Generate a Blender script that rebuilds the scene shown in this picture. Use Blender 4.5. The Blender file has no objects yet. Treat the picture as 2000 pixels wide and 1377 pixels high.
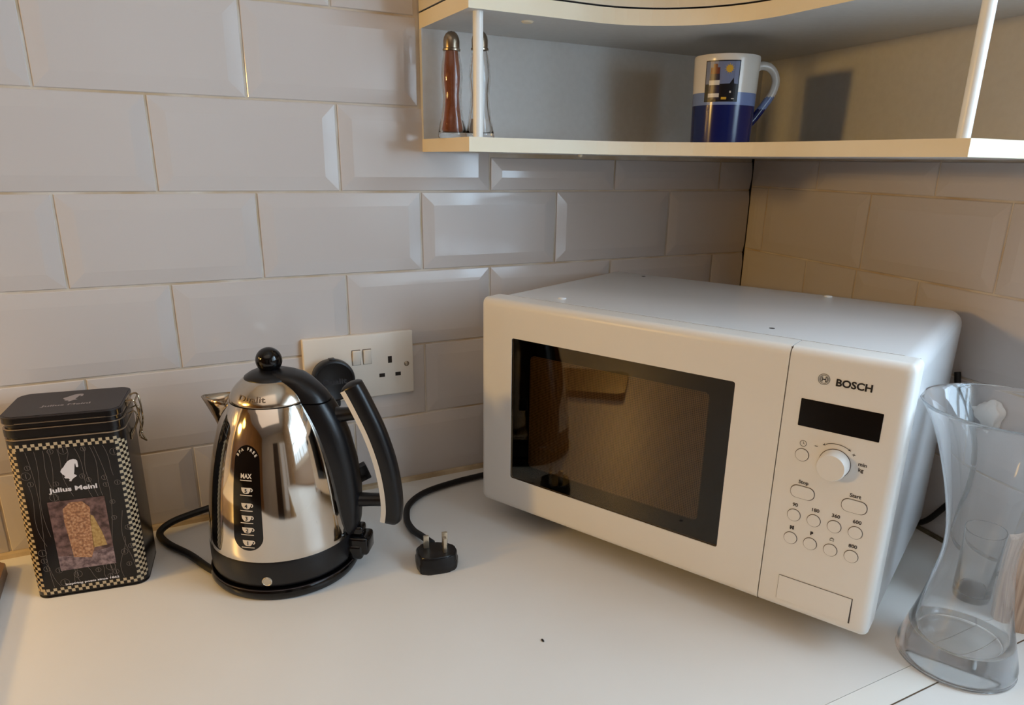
import bpy, bmesh, math, random
from mathutils import Vector, Matrix
random.seed(7)
PI = math.pi
sc = bpy.context.scene
COL = sc.collection

# ------------------------------------------------------------------ camera
cam_data = bpy.data.cameras.new('camera')
cam = bpy.data.objects.new('camera', cam_data); COL.objects.link(cam)
cam_data.sensor_width = 36.0; cam_data.lens = 25.028
cam_data.shift_x = -0.00671; cam_data.shift_y = 0.03867
cam_data.clip_start = 0.02
Rr = Vector((0.8884, -0.4587, 0.0156)); Ru = Vector((0.1284, 0.2809, 0.9511)); Rf = Vector((0.4407, 0.8430, -0.3085))
M = Matrix((( Rr.x, Ru.x, -Rf.x), (Rr.y, Ru.y, -Rf.y), (Rr.z, Ru.z, -Rf.z)))
cam.matrix_world = Matrix.Translation((-0.9004, -0.9092, 0.4423)) @ M.to_4x4()
sc.camera = cam

# ------------------------------------------------------------------ world, lights, exposure
AL = -0.14064                       # the window wall is not quite square to the tiled wall
RN = Vector((math.cos(AL), math.sin(AL), 0)); RD = Vector((math.sin(AL), -math.cos(AL), 0))
w = bpy.data.worlds.new('sky'); sc.world = w; w.use_nodes = True
bg = w.node_tree.nodes['Background']; bg.inputs[0].default_value = (0.72, 0.86, 1.0, 1); bg.inputs[1].default_value = 1.6

def area(name, loc, direction, sx, sy, power, color, shape='RECTANGLE'):
    ld = bpy.data.lights.new(name, 'AREA'); ld.shape = shape; ld.size = sx
    if shape == 'RECTANGLE': ld.size_y = sy
    ld.energy = power; ld.color = color
    o = bpy.data.objects.new(name, ld); COL.objects.link(o)
    o.location = loc; o.rotation_euler = Vector(direction).to_track_quat('-Z', 'Y').to_euler()
    return o
WIN_S0, WIN_S1, WIN_Z0, WIN_Z1 = 0.65, 1.75, 0.20, 1.05
# daylight through the kitchen window, one light for each pane half
WM = (WIN_S0 + WIN_S1) / 2
wc = RD * ((WIN_S0 + WM) / 2) + RN * 0.065 + Vector((0, 0, (WIN_Z0 + WIN_Z1) / 2))
area('window_daylight_near', wc, -RN, WIN_Z1 - WIN_Z0, WM - WIN_S0, 17.5, (0.58, 0.79, 1.0))
wc = RD * ((WIN_S1 + WM) / 2) + RN * 0.065 + Vector((0, 0, (WIN_Z0 + WIN_Z1) / 2))
area('window_daylight_far', wc, -RN, WIN_Z1 - WIN_Z0, WIN_S1 - WM, 3, (0.66, 0.84, 1.0))
# unseen fill light added behind the camera to brighten the corner
area('back_fill_light', (-0.62, -3.17, 0.25), (0, 1, 0), 0.62, 1.5, 0.6, (0.9, 0.95, 1.0))
# warm lamps on the left: one shaded lamp close above the worktop, one further off
hl = area('hob_lamp_light', (-1.50, -0.30, 0.46), (0.45, 0.34, -0.74), 0.10, 0.10, 0.33, (1.0, 0.55, 0.10), 'DISK'); hl.data.spread = math.radians(85)
# warm lamp further to the left
area('hood_lamp_light', (-2.30, -0.25, 0.62), (0.9, 0.0, -0.30), 0.16, 0.16, 8.8, (1.0, 0.60, 0.17), 'DISK')
# dim warm fill added under the ceiling to raise the ambient light
area('ceiling_fill', (-1.5, -1.5, 1.46), (0, 0, -1), 1.6, 1.4, 5.0, (1.0, 0.78, 0.60))

sc.view_settings.view_transform = 'Standard'; sc.view_settings.look = 'None'
sc.view_settings.gamma = 1.0; sc.view_settings.use_curve_mapping = False
sc.view_settings.exposure = 0.0
sc.cycles.max_bounces = 12; sc.cycles.transmission_bounces = 12; sc.cycles.transparent_max_bounces = 16
sc.cycles.use_denoising = True
sc.cycles.sample_clamp_indirect = 6.0

# ------------------------------------------------------------------ materials
def lin(c):
    return tuple(((x / 255) / 12.92 if x / 255 <= 0.04045 else ((x / 255 + 0.055) / 1.055) ** 2.4) for x in c)
def mat(name, rgb, rough=0.5, metal=0.0, coat=0.0, trans=0.0, ior=1.45, spec=0.5, noise=None, bump=None, coat_rough=0.03):
    m = bpy.data.materials.new(name); m.use_nodes = True
    nt = m.node_tree; b = nt.nodes['Principled BSDF']; c = lin(rgb)
    b.inputs['Base Color'].default_value = (*c, 1); b.inputs['Roughness'].default_value = rough
    b.inputs['Metallic'].default_value = metal; b.inputs['Coat Weight'].default_value = coat
    b.inputs['Coat Roughness'].default_value = coat_rough
    b.inputs['Transmission Weight'].default_value = trans; b.inputs['IOR'].default_value = ior
    b.inputs['Specular IOR Level'].default_value = spec
    tc = nt.nodes.new('ShaderNodeTexCoord')
    if noise:                               # (scale, amount, second colour)
        n = nt.nodes.new('ShaderNodeTexNoise'); n.inputs['Scale'].default_value = noise[0]; n.inputs['Detail'].default_value = 4
        nt.links.new(tc.outputs['Object'], n.inputs['Vector'])
        r = nt.nodes.new('ShaderNodeMapRange'); r.inputs[1].default_value = 0.35; r.inputs[2].default_value = 0.65
        r.inputs[4].default_value = noise[1]
        nt.links.new(n.outputs['Fac'], r.inputs[0])
        mx = nt.nodes.new('ShaderNodeMix'); mx.data_type = 'RGBA'
        mx.inputs[6].default_value = (*c, 1); mx.inputs[7].default_value = (*lin(noise[2]), 1)
        nt.links.new(r.outputs[0], mx.inputs[0]); nt.links.new(mx.outputs[2], b.inputs['Base Color'])
    if bump:                                # (scale, strength, distance)
        n = nt.nodes.new('ShaderNodeTexNoise'); n.inputs['Scale'].default_value = bump[0]; n.inputs['Detail'].default_value = 2
        nt.links.new(tc.outputs['Object'], n.inputs['Vector'])
        bp = nt.nodes.new('ShaderNodeBump'); bp.inputs['Strength'].default_value = bump[1]; bp.inputs['Distance'].default_value = bump[2]
        nt.links.new(n.outputs['Fac'], bp.inputs['Height']); nt.links.new(bp.outputs[0], b.inputs['Normal'])
    return m
TILE = mat('glazed_tile', (204, 197, 193), 0.12, spec=0.5, bump=(9, 0.25, 0.002))
GROUT = mat('grout', (216, 208, 196), 0.85, noise=(17, 0.9, (190, 166, 132)))
COUNTER = mat('laminate', (226, 224, 220), 0.36, spec=0.4, noise=(5, 0.5, (219, 215, 208)))
WHITEMEL = mat('melamine', (212, 212, 210), 0.5, noise=(120, 0.25, (196, 195, 192)))
EDGE = mat('cream_edging', (240, 229, 204), 0.45, noise=(9, 0.6, (232, 216, 182)))
DARKGAP = mat('dark_gap', (22, 20, 20), 0.9)
WHITEPAINT = mat('white_gloss_paint', (236, 236, 232), 0.28)
MWWHITE = mat('microwave_white', (228, 226, 222), 0.32, spec=0.4, noise=(30, 0.15, (222, 219, 214)))
MWSHELL = mat('microwave_enamel', (226, 228, 230), 0.22)
BLACKPL = mat('black_plastic', (17, 16, 18), 0.33)
BLACKGL = mat('black_gloss', (10, 9, 10), 0.10)
RUBBER = mat('cord_rubber', (16, 15, 17), 0.5)
INK = mat('grey_ink', (58, 52, 50), 0.6)
INKB = mat('black_ink', (24, 22, 24), 0.5)
STEEL = mat('polished_steel', (214, 208, 200), 0.07, metal=1.0, bump=(40, 0.05, 0.0005))
STEELDIM = mat('etched_steel', (120, 108, 96), 0.45, metal=0.8)
CHROME = mat('chrome', (225, 220, 212), 0.06, metal=1.0)
PEWTER = mat('dull_cap_metal', (150, 136, 118), 0.28, metal=1.0)
PIN = mat('plug_pin', (210, 200, 180), 0.3, metal=0.9)
def glassmat(name, rgb, rough=0.0, ior=1.45):
    """clear glass that also lets straight light through (real glass look with transparent shadows)"""
    m = bpy.data.materials.new(name); m.use_nodes = True; nt = m.node_tree
    b = nt.nodes['Principled BSDF']
    b.inputs['Base Color'].default_value = (*lin(rgb), 1); b.inputs['Roughness'].default_value = rough
    b.inputs['Transmission Weight'].default_value = 1.0; b.inputs['IOR'].default_value = ior
    return m
GLASS = glassmat('clear_glass', (255, 255, 255), 0.01)
GLASSV = glassmat('vase_glass', (255, 255, 255), 0.01, 1.42)
_nt = GLASSV.node_tree; _mx = _nt.nodes.new('ShaderNodeMixShader'); _df = _nt.nodes.new('ShaderNodeBsdfDiffuse'); _tl = _nt.nodes.new('ShaderNodeBsdfTranslucent'); _ad = _nt.nodes.new('ShaderNodeMixShader')
_df.inputs[0].default_value = (0.9, 0.93, 0.95, 1); _tl.inputs[0].default_value = (0.9, 0.93, 0.95, 1); _ad.inputs[0].default_value = 0.5; _mx.inputs[0].default_value = 0.075   # white haze mixed in for the window's reflections on the glass
_nt.links.new(_df.outputs[0], _ad.inputs[1]); _nt.links.new(_tl.outputs[0], _ad.inputs[2]); _nt.links.new(_nt.nodes['Principled BSDF'].outputs[0], _mx.inputs[1]); _nt.links.new(_ad.outputs[0], _mx.inputs[2]); _nt.links.new(_mx.outputs[0], _nt.nodes['Material Output'].inputs[0])

# ------------------------------------------------------------------ helpers
def link(name, bm, m, parent=None, smooth=False, ang=40):
    me = bpy.data.meshes.new(name)
    bmesh.ops.remove_doubles(bm, verts=bm.verts, dist=1e-6)
    bmesh.ops.recalc_face_normals(bm, faces=bm.faces)
    bm.to_mesh(me); bm.free()
    ms = m if isinstance(m, (list, tuple)) else [m]
    for x in ms: me.materials.append(x)
    if smooth:
        for p in me.polygons: p.use_smooth = True
        me.set_sharp_from_angle(angle=math.radians(ang))
    o = bpy.data.objects.new(name, me); COL.objects.link(o)
    if parent is not None: o.parent = parent
    return o
def tag(o, label=None, cat=None, group=None, kind=None):
    if label: o['label'] = label
    if cat: o['category'] = cat
    if group: o['group'] = group
    if kind: o['kind'] = kind
    return o
def empty(name, loc=(0, 0, 0), rz=0.0):
    o = bpy.data.objects.new(name, None); COL.objects.link(o); o.empty_display_size = 0.02
    o.location = loc; o.rotation_euler = (0, 0, rz); return o
def struct(name, bm, m, parent=None, smooth=False):
    o = link(name, bm, m, parent, smooth)
    if parent is None: o['kind'] = 'structure'
    return o
def box(bm, x0, x1, y0, y1, z0, z1, bev=0.0, seg=2, mtx=None, mi=0):
    vs = [bm.verts.new((x, y, z)) for x in (x0, x1) for y in (y0, y1) for z in (z0, z1)]
    idx = [(0, 1, 3, 2), (4, 6, 7, 5), (0, 4, 5, 1), (2, 3, 7, 6), (0, 2, 6, 4), (1, 5, 7, 3)]
    fs = [bm.faces.new([vs[i] for i in f]) for f in idx]
    for f in fs: f.material_index = mi
    geom = vs
    if bev > 0:
        es = list({e for f in fs for e in f.edges})
        r = bmesh.ops.bevel(bm, geom=es, offset=bev, segments=seg, affect='EDGES', profile=0.5)
        geom = list({v for f in r['faces'] for v in f.verts} | {v for v in vs if v.is_valid})
    if mtx is not None:
        bmesh.ops.transform(bm, matrix=mtx, verts=[v for v in geom if v.is_valid])
    return geom
def lathe(bm, prof, seg=64, mtx=None, mi=0, closed=False):
    rings = []
    allv = []
    for r, z in prof:
        if r < 1e-6:
            v = bm.verts.new((0, 0, z)); rings.append([v] * seg); allv.append(v)
        else:
            ring = [bm.verts.new((r * math.cos(2 * PI * i / seg), r * math.sin(2 * PI * i / seg), z)) for i in range(seg)]
            rings.append(ring); allv += ring
    n = len(rings)
    for k in range(n if closed else n - 1):
        a, b = rings[k], rings[(k + 1) % n]
        for i in range(seg):
            j = (i + 1) % seg
            q = [a[i], a[j], b[j], b[i]]; u = []
            for v in q:
                if v not in u: u.append(v)
            if len(u) >= 3:
                f = bm.faces.new(u); f.material_index = mi
    if mtx is not None: bmesh.ops.transform(bm, matrix=mtx, verts=allv)
    return allv
def catmull(pts, n=8):
    P = [Vector(p) for p in pts]; out = []
    P = [P[0] * 2 - P[1]] + P + [P[-1] * 2 - P[-2]]
    for i in range(1, len(P) - 2):
        for k in range(n):
            t = k / n
            a, b, c, d = P[i - 1], P[i], P[i + 1], P[i + 2]
            out.append(0.5 * ((2 * b) + (c - a) * t + (2 * a - 5 * b + 4 * c - d) * t * t + (3 * b - a - 3 * c + d) * t ** 3))
    out.append(P[-2]); return out
def sweep(bm, path, section, up=Vector((0, 0, 1)), cap=True, mi=0):
    """section(i, t) -> list of (a, b) offsets; a along side, b along local up"""
    n = len(path); rings = []
    for i, p in enumerate(path):
        t = (path[min(i + 1, n - 1)] - path[max(i - 1, 0)]).normalized()
        side = t.cross(up)
        if side.length < 1e-4: side = t.cross(Vector((1, 0, 0)))
        side.normalize(); nu = side.cross(t).normalized()
        rings.append([bm.verts.new(p + side * a + nu * b) for a, b in section(i, i / (n - 1))])
    m = len(rings[0])
    for k in range(n - 1):
        for i in range(m):
            j = (i + 1) % m
            f = bm.faces.new([rings[k][i], rings[k][j], rings[k + 1][j], rings[k + 1][i]]); f.material_index = mi
    if cap:
        for rg in (rings[0], list(reversed(rings[-1]))):
            f = bm.faces.new(rg); f.material_index = mi
    return [v for r in rings for v in r]
def circ(r, n=12):
    return [(r * math.cos(2 * PI * i / n), r * math.sin(2 * PI * i / n)) for i in range(n)]
def tube(bm, pts, r, n=12, sm=8, up=Vector((0.01, 0.02, 1)), mi=0):
    path = catmull(pts, sm) if sm else [Vector(p) for p in pts]
    return sweep(bm, path, lambda i, t: circ(r, n), up=up, mi=mi)
def prism(bm, poly, z0, z1, mtx=None, mi=0):
    a = [bm.verts.new((x, y, z0)) for x, y in poly]; b = [bm.verts.new((x, y, z1)) for x, y in poly]
    n = len(poly)
    fs = [bm.faces.new(list(reversed(a))), bm.faces.new(b)]
    for i in range(n):
        j = (i + 1) % n; fs.append(bm.faces.new([a[i], a[j], b[j], b[i]]))
    for f in fs: f.material_index = mi
    if mtx is not None: bmesh.ops.transform(bm, matrix=mtx, verts=a + b)
    return a + b
def rrect(x0, x1, y0, y1, r, n=6):
    out = []
    for cx, cy, a0 in ((x1 - r, y1 - r, 0), (x0 + r, y1 - r, PI / 2), (x0 + r, y0 + r, PI), (x1 - r, y0 + r, 1.5 * PI)):
        for k in range(n + 1):
            a = a0 + PI / 2 * k / n; out.append((cx + r * math.cos(a), cy + r * math.sin(a)))
    return out
def flat(bm, poly, z=0.0, mtx=None, mi=0):
    vs = [bm.verts.new((x, y, z)) for x, y in poly]; f = bm.faces.new(vs); f.material_index = mi
    if mtx is not None: bmesh.ops.transform(bm, matrix=mtx, verts=vs)
    return vs
def ringflat(bm, cx, cy, r0, r1, a0=0, a1=2 * PI, n=32, z=0.0, mtx=None, mi=0, ry=1.0):
    vs = []
    for k in range(n + 1):
        a = a0 + (a1 - a0) * k / n
        vs.append((bm.verts.new((cx + r0 * math.cos(a), cy + ry * r0 * math.sin(a), z)), bm.verts.new((cx + r1 * math.cos(a), cy + ry * r1 * math.sin(a), z))))
    for k in range(n):
        f = bm.faces.new([vs[k][0], vs[k][1], vs[k + 1][1], vs[k + 1][0]]); f.material_index = mi
    allv = [v for p in vs for v in p]
    if mtx is not None: bmesh.ops.transform(bm, matrix=mtx, verts=allv)
    return allv
def line2(bm, pts, wd, z=0.0, mtx=None, mi=0):
    P = [Vector((x, y, 0)) for x, y in pts]; vs = []
    for i, p in enumerate(P):
        t = (P[min(i + 1, len(P) - 1)] - P[max(i - 1, 0)]).normalized(); n = Vector((-t.y, t.x, 0)) * wd / 2
        vs.append((bm.verts.new((p.x - n.x, p.y - n.y, z)), bm.verts.new((p.x + n.x, p.y + n.y, z))))
    for k in range(len(vs) - 1):
        f = bm.faces.new([vs[k][0], vs[k][1], vs[k + 1][1], vs[k + 1][0]]); f.material_index = mi
    allv = [v for p in vs for v in p]
    if mtx is not None: bmesh.ops.transform(bm, matrix=mtx, verts=allv)
    return allv
def text(bm, s, size, mtx, bold=0.0, align='CENTER', width=None, spacing=1.0, mi=0, z=0.0, shear=0.0):
    """lettering as flat mesh; size = cap height; mtx maps its xy plane into place"""
    cu = bpy.data.curves.new('lettering', 'FONT'); cu.body = s; cu.align_x = align; cu.size = size / 0.70
    cu.offset = bold; cu.space_character = spacing; cu.resolution_u = 3; cu.shear = shear
    ob = bpy.data.objects.new('lettering', cu); COL.objects.link(ob)
    dg = bpy.context.evaluated_depsgraph_get(); dg.update()
    me = bpy.data.meshes.new_from_object(ob.evaluated_get(dg))
    xs = [v.co.x for v in me.vertices] or [0, 1]
    k = (width / (max(xs) - min(xs))) if width else 1.0
    vs = [bm.verts.new((v.co.x * k, v.co.y, z)) for v in me.vertices]
    for p in me.polygons:
        try:
            f = bm.faces.new([vs[i] for i in p.vertices]); f.material_index = mi
        except ValueError: pass
    if mtx is not None:
        if callable(mtx):
            for v in vs: v.co = mtx(v.co)
        else: bmesh.ops.transform(bm, matrix=mtx, verts=vs)
    bpy.data.objects.remove(ob); bpy.data.curves.remove(cu); bpy.data.meshes.remove(me)
    return vs
T = Matrix.Translation
def RX(a): return Matrix.Rotation(a, 4, 'X')
def RY(a): return Matrix.Rotation(a, 4, 'Y')
def RZ(a): return Matrix.Rotation(a, 4, 'Z')

# ------------------------------------------------------------------ tiled walls
def tile(bm, f, s0, s1, z0, z1, skip_left=False, skip_right=False, bw=0.0125):
    """one bevelled metro tile; f(s, z, d) gives the point, d = distance out of the wall"""
    g = 0.0012; s0 += g; s1 -= g; z0 += g; z1 -= g
    if s1 - s0 < 0.004 or z1 - z0 < 0.004: return
    jl = bw if not skip_left else 0; jr = bw if not skip_right else 0
    if s1 - s0 < jl + jr + 0.006: jl = min(jl, (s1 - s0) * 0.3); jr = min(jr, (s1 - s0) * 0.3)
    bt = bb = min(bw, (z1 - z0) * 0.3)
    tl = [random.uniform(-0.00022, 0.00022) for _ in range(4)]
    loops = []
    for (a, b, c, d2, dep, rr) in ((s0, s1, z0, z1, -0.004, 0), (s0, s1, z0, z1, 0.0006, 0), (s0 + 0.0008, s1 - 0.0008, z0 + 0.0008, z1 - 0.0008, 0.0014, 0),
                               (s0 + jl, s1 - jr, z0 + bb, z1 - bt, 0.0026, 1), (s0 + jl + .004 * bool(jl), s1 - jr - .004 * bool(jr), z0 + bb + .004, z1 - bt - .004, 0.0030, 1)):
        loops.append([bm.verts.new(f(x, z, dep + tl[i] * rr)) for i, (x, z) in enumerate(((a, c), (b, c), (b, d2), (a, d2)))])
    for k in range(len(loops) - 1):
        for i in range(4):
            j = (i + 1) % 4; bm.faces.new([loops[k][i], loops[k][j], loops[k + 1][j], loops[k + 1][i]])
    bm.faces.new(loops[-1])
LW = lambda s, z, d: Vector((s, -d, z))
RW = lambda s, z, d: RD * s - RN * d + Vector((0, 0, z))
rowsL = [0.0, 0.1, 0.2005, 0.3017, 0.403, 0.5045, 0.606, 0.7075, 0.809, 0.9105, 1.012]
colA = [-0.070 - 0.2025 * k for k in range(0, 12)]           # joints of the lower / every second row
colB = [-0.168 - 0.2030 * k for k in range(0, 12)]
bm = bmesh.new()
for r in range(len(rowsL) - 1):
    cols = colA if r % 2 == 0 else colB
    edges = sorted([-0.002] + cols)
    for a, b in zip(edges[:-1], edges[1:]):
        if b < -2.05: continue
        z0, z1 = rowsL[r], rowsL[r + 1]
        if r >= 5 and a > -0.574: continue
        if r >= 5 and b > -0.574:
            b = -0.5765
            if b - a < 0.01: continue
        if r == 4 and a > -0.574:
            z1 = 0.4475
        tile(bm, LW, a, b, max(z0, 0.004) , z1, skip_right=(b > -0.01))
tiles_left = bm
bm = bmesh.new(); box(bm, -3.0, 0.12, 0.0, 0.12, -0.9, 1.5)
wl = struct('wall_left', bm, GROUT)
tl_ = link('tile', tiles_left, TILE, wl)

bm = bmesh.new()
rowsR = [0.0, 0.105, 0.207, 0.3085, 0.409, 0.511]
jA = [0.1535, 0.3555, 0.556]; jB = [0.0465, 0.2585, 0.4555, 0.658]; jC = [0.1545, 0.2535, 0.3565, 0.558]
for r in range(len(rowsR) - 1):
    cols = {0: jA, 1: jB, 2: jC, 3: jB, 4: jA}[r]
    smax = 1.99 if r < 2 else 0.665
    e = [0.003] + cols
    while e[-1] < smax: e.append(e[-1] + 0.2025)
    for a, b in zip(e[:-1], e[1:]):
        b = min(b, smax)
        if b - a < 0.01: continue
        z0, z1 = rowsR[r], rowsR[r + 1]
        if r == 1 and a > 0.5: z1 = 0.192
        if r == 4: z1 = 0.4505
        tile(bm, RW, a, b, max(z0, 0.004), z1, bw=0.0125)
tiles_right = bm
def wbox(bm, s0, s1, d0, d1, z0, z1, bev=0.0):
    """box against the window wall: s along it, d out of it into the room"""
    mtx = Matrix(((RD.x, -RN.x, 0, 0), (RD.y, -RN.y, 0, 0), (0, 0, 1, 0), (0, 0, 0, 1)))
    return box(bm, s0, s1, d0, d1, z0, z1, bev, mtx=mtx)
bm = bmesh.new()
wbox(bm, 0.0, WIN_S0, -0.07, 0, -0.9, 1.5); wbox(bm, WIN_S1, 3.2, -0.07, 0, -0.9, 1.5)
wbox(bm, WIN_S0, WIN_S1, -0.07, 0, -0.9, WIN_Z0); wbox(bm, WIN_S0, WIN_S1, -0.07, 0, WIN_Z1, 1.5)
wr_ = struct('wall_right', bm, GROUT)
link('tile', tiles_right, TILE, wr_)
# dark open joint where the two tiled walls meet
bm = bmesh.new(); prism(bm, [(-0.0035, -0.0022), (0.001, -0.0022), (0.001, 0.001), (-0.0035, 0.001)], 0.0, 0.4515)
struct('trim_1', bm, DARKGAP)

GOLDTONE = mat('golden_reflection_tone', (164, 110, 52), 0.45, noise=(4, 0.6, (128, 80, 36)))  # gold put into the unseen wall's colour for the kettle's warm reflection
PANELD = mat('dark_panel', (58, 40, 30), 0.5)
ROOM = mat('room_wall_paint', (204, 194, 178), 0.7, noise=(3, 0.4, (192, 180, 162)))
CEIL = mat('ceiling_paint', (226, 224, 220), 0.8)
FLOORM = mat('floor_boards', (112, 78, 50), 0.5, noise=(6, 0.6, (88, 58, 36)))
bm = bmesh.new(); box(bm, -3.1, -3.0, -3.2, 0.12, -0.9, 1.5); struct('wall_opposite', bm, GOLDTONE)
bm = bmesh.new(); box(bm, -3.1, 0.0, -3.3, -3.2, -0.9, 1.5); struct('wall_back', bm, ROOM)
bm = bmesh.new(); box(bm, -3.1, 0.3, -3.3, 0.12, -1.0, -0.9); struct('floor', bm, FLOORM)
bm = bmesh.new(); box(bm, -3.1, 0.3, -3.3, 0.12, 1.5, 1.6); struct('ceiling', bm, CEIL)

# window: frame, mullion, glazing bars
bm = bmesh.new()
fw = 0.035
wbox(bm, WIN_S0, WIN_S1, -0.055, -0.015, WIN_Z0, WIN_Z0 + fw, 0.004); wbox(bm, WIN_S0, WIN_S1, -0.055, -0.015, WIN_Z1 - fw, WIN_Z1, 0.004)
for s in (WIN_S0, (WIN_S0 + WIN_S1 - fw) / 2, WIN_S1 - fw): wbox(bm, s, s + fw, -0.055, -0.015, WIN_Z0, WIN_Z1, 0.004)
window = struct('window_1', bm, WHITEPAINT)
bm = bmesh.new()
for k in range(1, 6):
    if k == 3: continue
    s = WIN_S0 + (WIN_S1 - WIN_S0) * k / 6; wbox(bm, s - 0.009, s + 0.009, -0.045, -0.025, WIN_Z0 + 0.03, WIN_Z1 - 0.03)
for k in range(1, 3):
    z = WIN_Z0 + (WIN_Z1 - WIN_Z0) * k / 3; wbox(bm, WIN_S0 + 0.02, WIN_S1 - 0.02, -0.045, -0.025, z - 0.009, z + 0.009)
link('glazing_bar', bm, WHITEPAINT, window)
bm = bmesh.new(); wbox(bm, WIN_S0 - 0.02, WIN_S1 + 0.02, -0.015, 0.012, WIN_Z0 - 0.012, WIN_Z0 + 0.004, 0.003)
link('window_sill', bm, WHITEPAINT, window)

# unseen frame added around the fill light at the back wall
bm = bmesh.new()
for x0, x1, z0, z1 in ((-1.00, -0.93, -0.55, 1.07), (-0.31, -0.24, -0.55, 1.07), (-1.00, -0.24, 1.0, 1.07), (-1.00, -0.24, -0.9, -0.50), (-0.645, -0.595, -0.5, 1.0)):
    box(bm, x0, x1, -3.198, -3.14, z0, z1, 0.004)
struct('fill_light_frame', bm, WHITEPAINT)
bm = bmesh.new(); box(bm, -1.62, -1.14, -3.199, -3.16, -0.9, 1.05, 0.004)  # unseen dark panel added so the kettle shows a dark reflection
for z0, z1 in ((-0.75, -0.05), (0.05, 0.92)): box(bm, -1.55, -1.21, -3.17, -3.15, z0, z1, 0.006)
struct('dark_reflection_panel', bm, PANELD)

# ------------------------------------------------------------------ worktops
bm = bmesh.new(); prism(bm, [(-3.0, 0.0), (-3.0, -0.588), (-0.0832 + 0.0, -0.588), (0.0, 0.0)], -0.038, 0.0)
o = link('worktop', bm, COUNTER); tag(o, 'cream laminate worktop running along the tiled wall under the kettle and tin', 'worktop')
bm = bmesh.new(); prism(bm, [(-0.72, -0.6145), (-0.72, -2.2), (-0.311, -2.2), (-0.0870, -0.6145)], -0.038, -0.0003)
o = link('worktop', bm, COUNTER); tag(o, 'cream laminate worktop in front of the joint strip under the glass vase front edge', 'worktop')
bm = bmesh.new(); prism(bm, [(-0.72, -0.589), (-0.72, -0.6138), (-0.0869, -0.6138), (-0.0834, -0.589)], -0.038, 0.0006)
STRIP = mat('joint_strip', (230, 228, 222), 0.35)
o = link('joint_strip', bm, STRIP); tag(o, 'pale flat joint strip between the two worktops beneath the glass vase', 'strip')
bm = bmesh.new(); tube(bm, [(-0.72, -0.6141, 0.0002), (-0.0869, -0.6141, 0.0002)], 0.0006, 6, 0); link('metal_edge', bm, PEWTER, o)
# base cabinets carrying the worktops
CAB = mat('cabinet_front', (196, 190, 178), 0.5)
bm = bmesh.new(); box(bm, -2.98, -0.73, -0.56, -0.02, -0.9, -0.039, 0.003)
o = link('base_cabinet', bm, CAB); tag(o, 'white base cabinet carrying the worktop along the tiled wall', 'cabinet')
bm = bmesh.new(); prism(bm, [(-0.70, -0.03), (-0.70, -2.15), (-0.34, -2.15), (-0.03, -0.03)], -0.9, -0.039)
o = link('base_cabinet', bm, CAB); tag(o, 'white base cabinet below the window and the microwave corner', 'cabinet')
# sealant bead along the tiled wall
SEAL = mat('sealant', (206, 188, 158), 0.5, noise=(20, 0.8, (150, 126, 92)))
bm = bmesh.new(); prism(bm, [(0, 0), (0, -0.0075), (-0.0045, -0.006), (-0.006, 0)], 0, 2.0, mtx=T((-2.02, 0, 0)) @ RY(PI / 2) @ RZ(0)); struct('trim_2', bm, SEAL)
bm = bmesh.new(); wbox(bm, 0.0, 1.98, 0.0, 0.004, 0.0, 0.004); struct('trim_3', bm, mat('dark_sealant', (120, 108, 84), 0.7, noise=(30, 0.9, (70, 62, 46))))

# ------------------------------------------------------------------ corner shelf unit
shelf = empty('corner_shelf_cabinet', (-0.30, -0.10, 0.4516))
tag(shelf, 'cream edged open corner shelf cabinet on the wall above the microwave', 'shelf cabinet')
off = Vector((0.30, 0.10, -0.4516))
ZB0, ZB1, ZU0, ZU1 = 0.4516, 0.4669, 0.5931, 0.6100
def shelf_outline(ins=0.0):
    x0, yf, xf, ye = -0.5705 + ins, -0.1512 + ins, -0.2695 + ins, -0.518 + ins
    p = [(x0, -0.001), (x0, yf)]
    r = 0.15 + ins
    cx, cy = xf - r, yf - r
    for k in range(17):
        a = PI / 2 - (PI / 2) * k / 16; p.append((cx + r * math.cos(a), cy + r * math.sin(a)))
    p += [(xf, ye), (-0.0745, ye), (-0.001, -0.001)]
    return p
def shelf_board(name, z0, z1, ins=0.0, m=(WHITEMEL, EDGE)):
    bm = bmesh.new(); prism(bm, shelf_outline(ins), z0, z1, mtx=T(off))
    bm.normal_update()
    for f in bm.faces: f.material_index = 0 if abs(f.normal.z) > 0.5 else 1
    return link(name, bm, list(m), shelf)
shelf_board('lower_shelf', ZB0, ZB1); shelf_board('upper_shelf', ZU0, ZU1)
bm = bmesh.new(); prism(bm, shelf_outline(0.002), ZU1, ZU1 + 0.002, mtx=T(off)); link('shadow_gap', bm, DARKGAP, shelf)
shelf_board('cabinet_body', ZU1 + 0.002, 1.25, 0.0, (WHITEMEL, mat('cabinet_face', (226, 214, 190), 0.45)))
bm = bmesh.new(); box(bm, -0.5705, -0.004, -0.0085, -0.0005, ZB1, ZU0, mtx=T(off)); o = link('back_panel', bm, WHITEMEL, shelf)
bm = bmesh.new(); wbox(bm, 0.010, 0.525, 0.0005, 0.0085, ZB1, ZU0); bmesh.ops.transform(bm, matrix=T(off), verts=bm.verts); link('back_panel', bm, WHITEMEL, shelf)
for (px, py) in ((-0.5540, -0.1385), (-0.2600, -0.5050)):
    bm = bmesh.new(); lathe(bm, [(0, ZB1), (0.0056, ZB1), (0.0056, ZU0), (0, ZU0)], 24, T(off + Vector((px, py, 0)))); link('post', bm, WHITEPAINT, shelf, True)
bm = bmesh.new(); lathe(bm, [(0, -0.0022), (0.0055, -0.0018), (0.0072, 0), (0.0072, 0.0005)], 24, T(off + Vector((-0.4826, -0.1159, ZU0)))); link('screw_cap', bm, EDGE, shelf, True)
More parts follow.
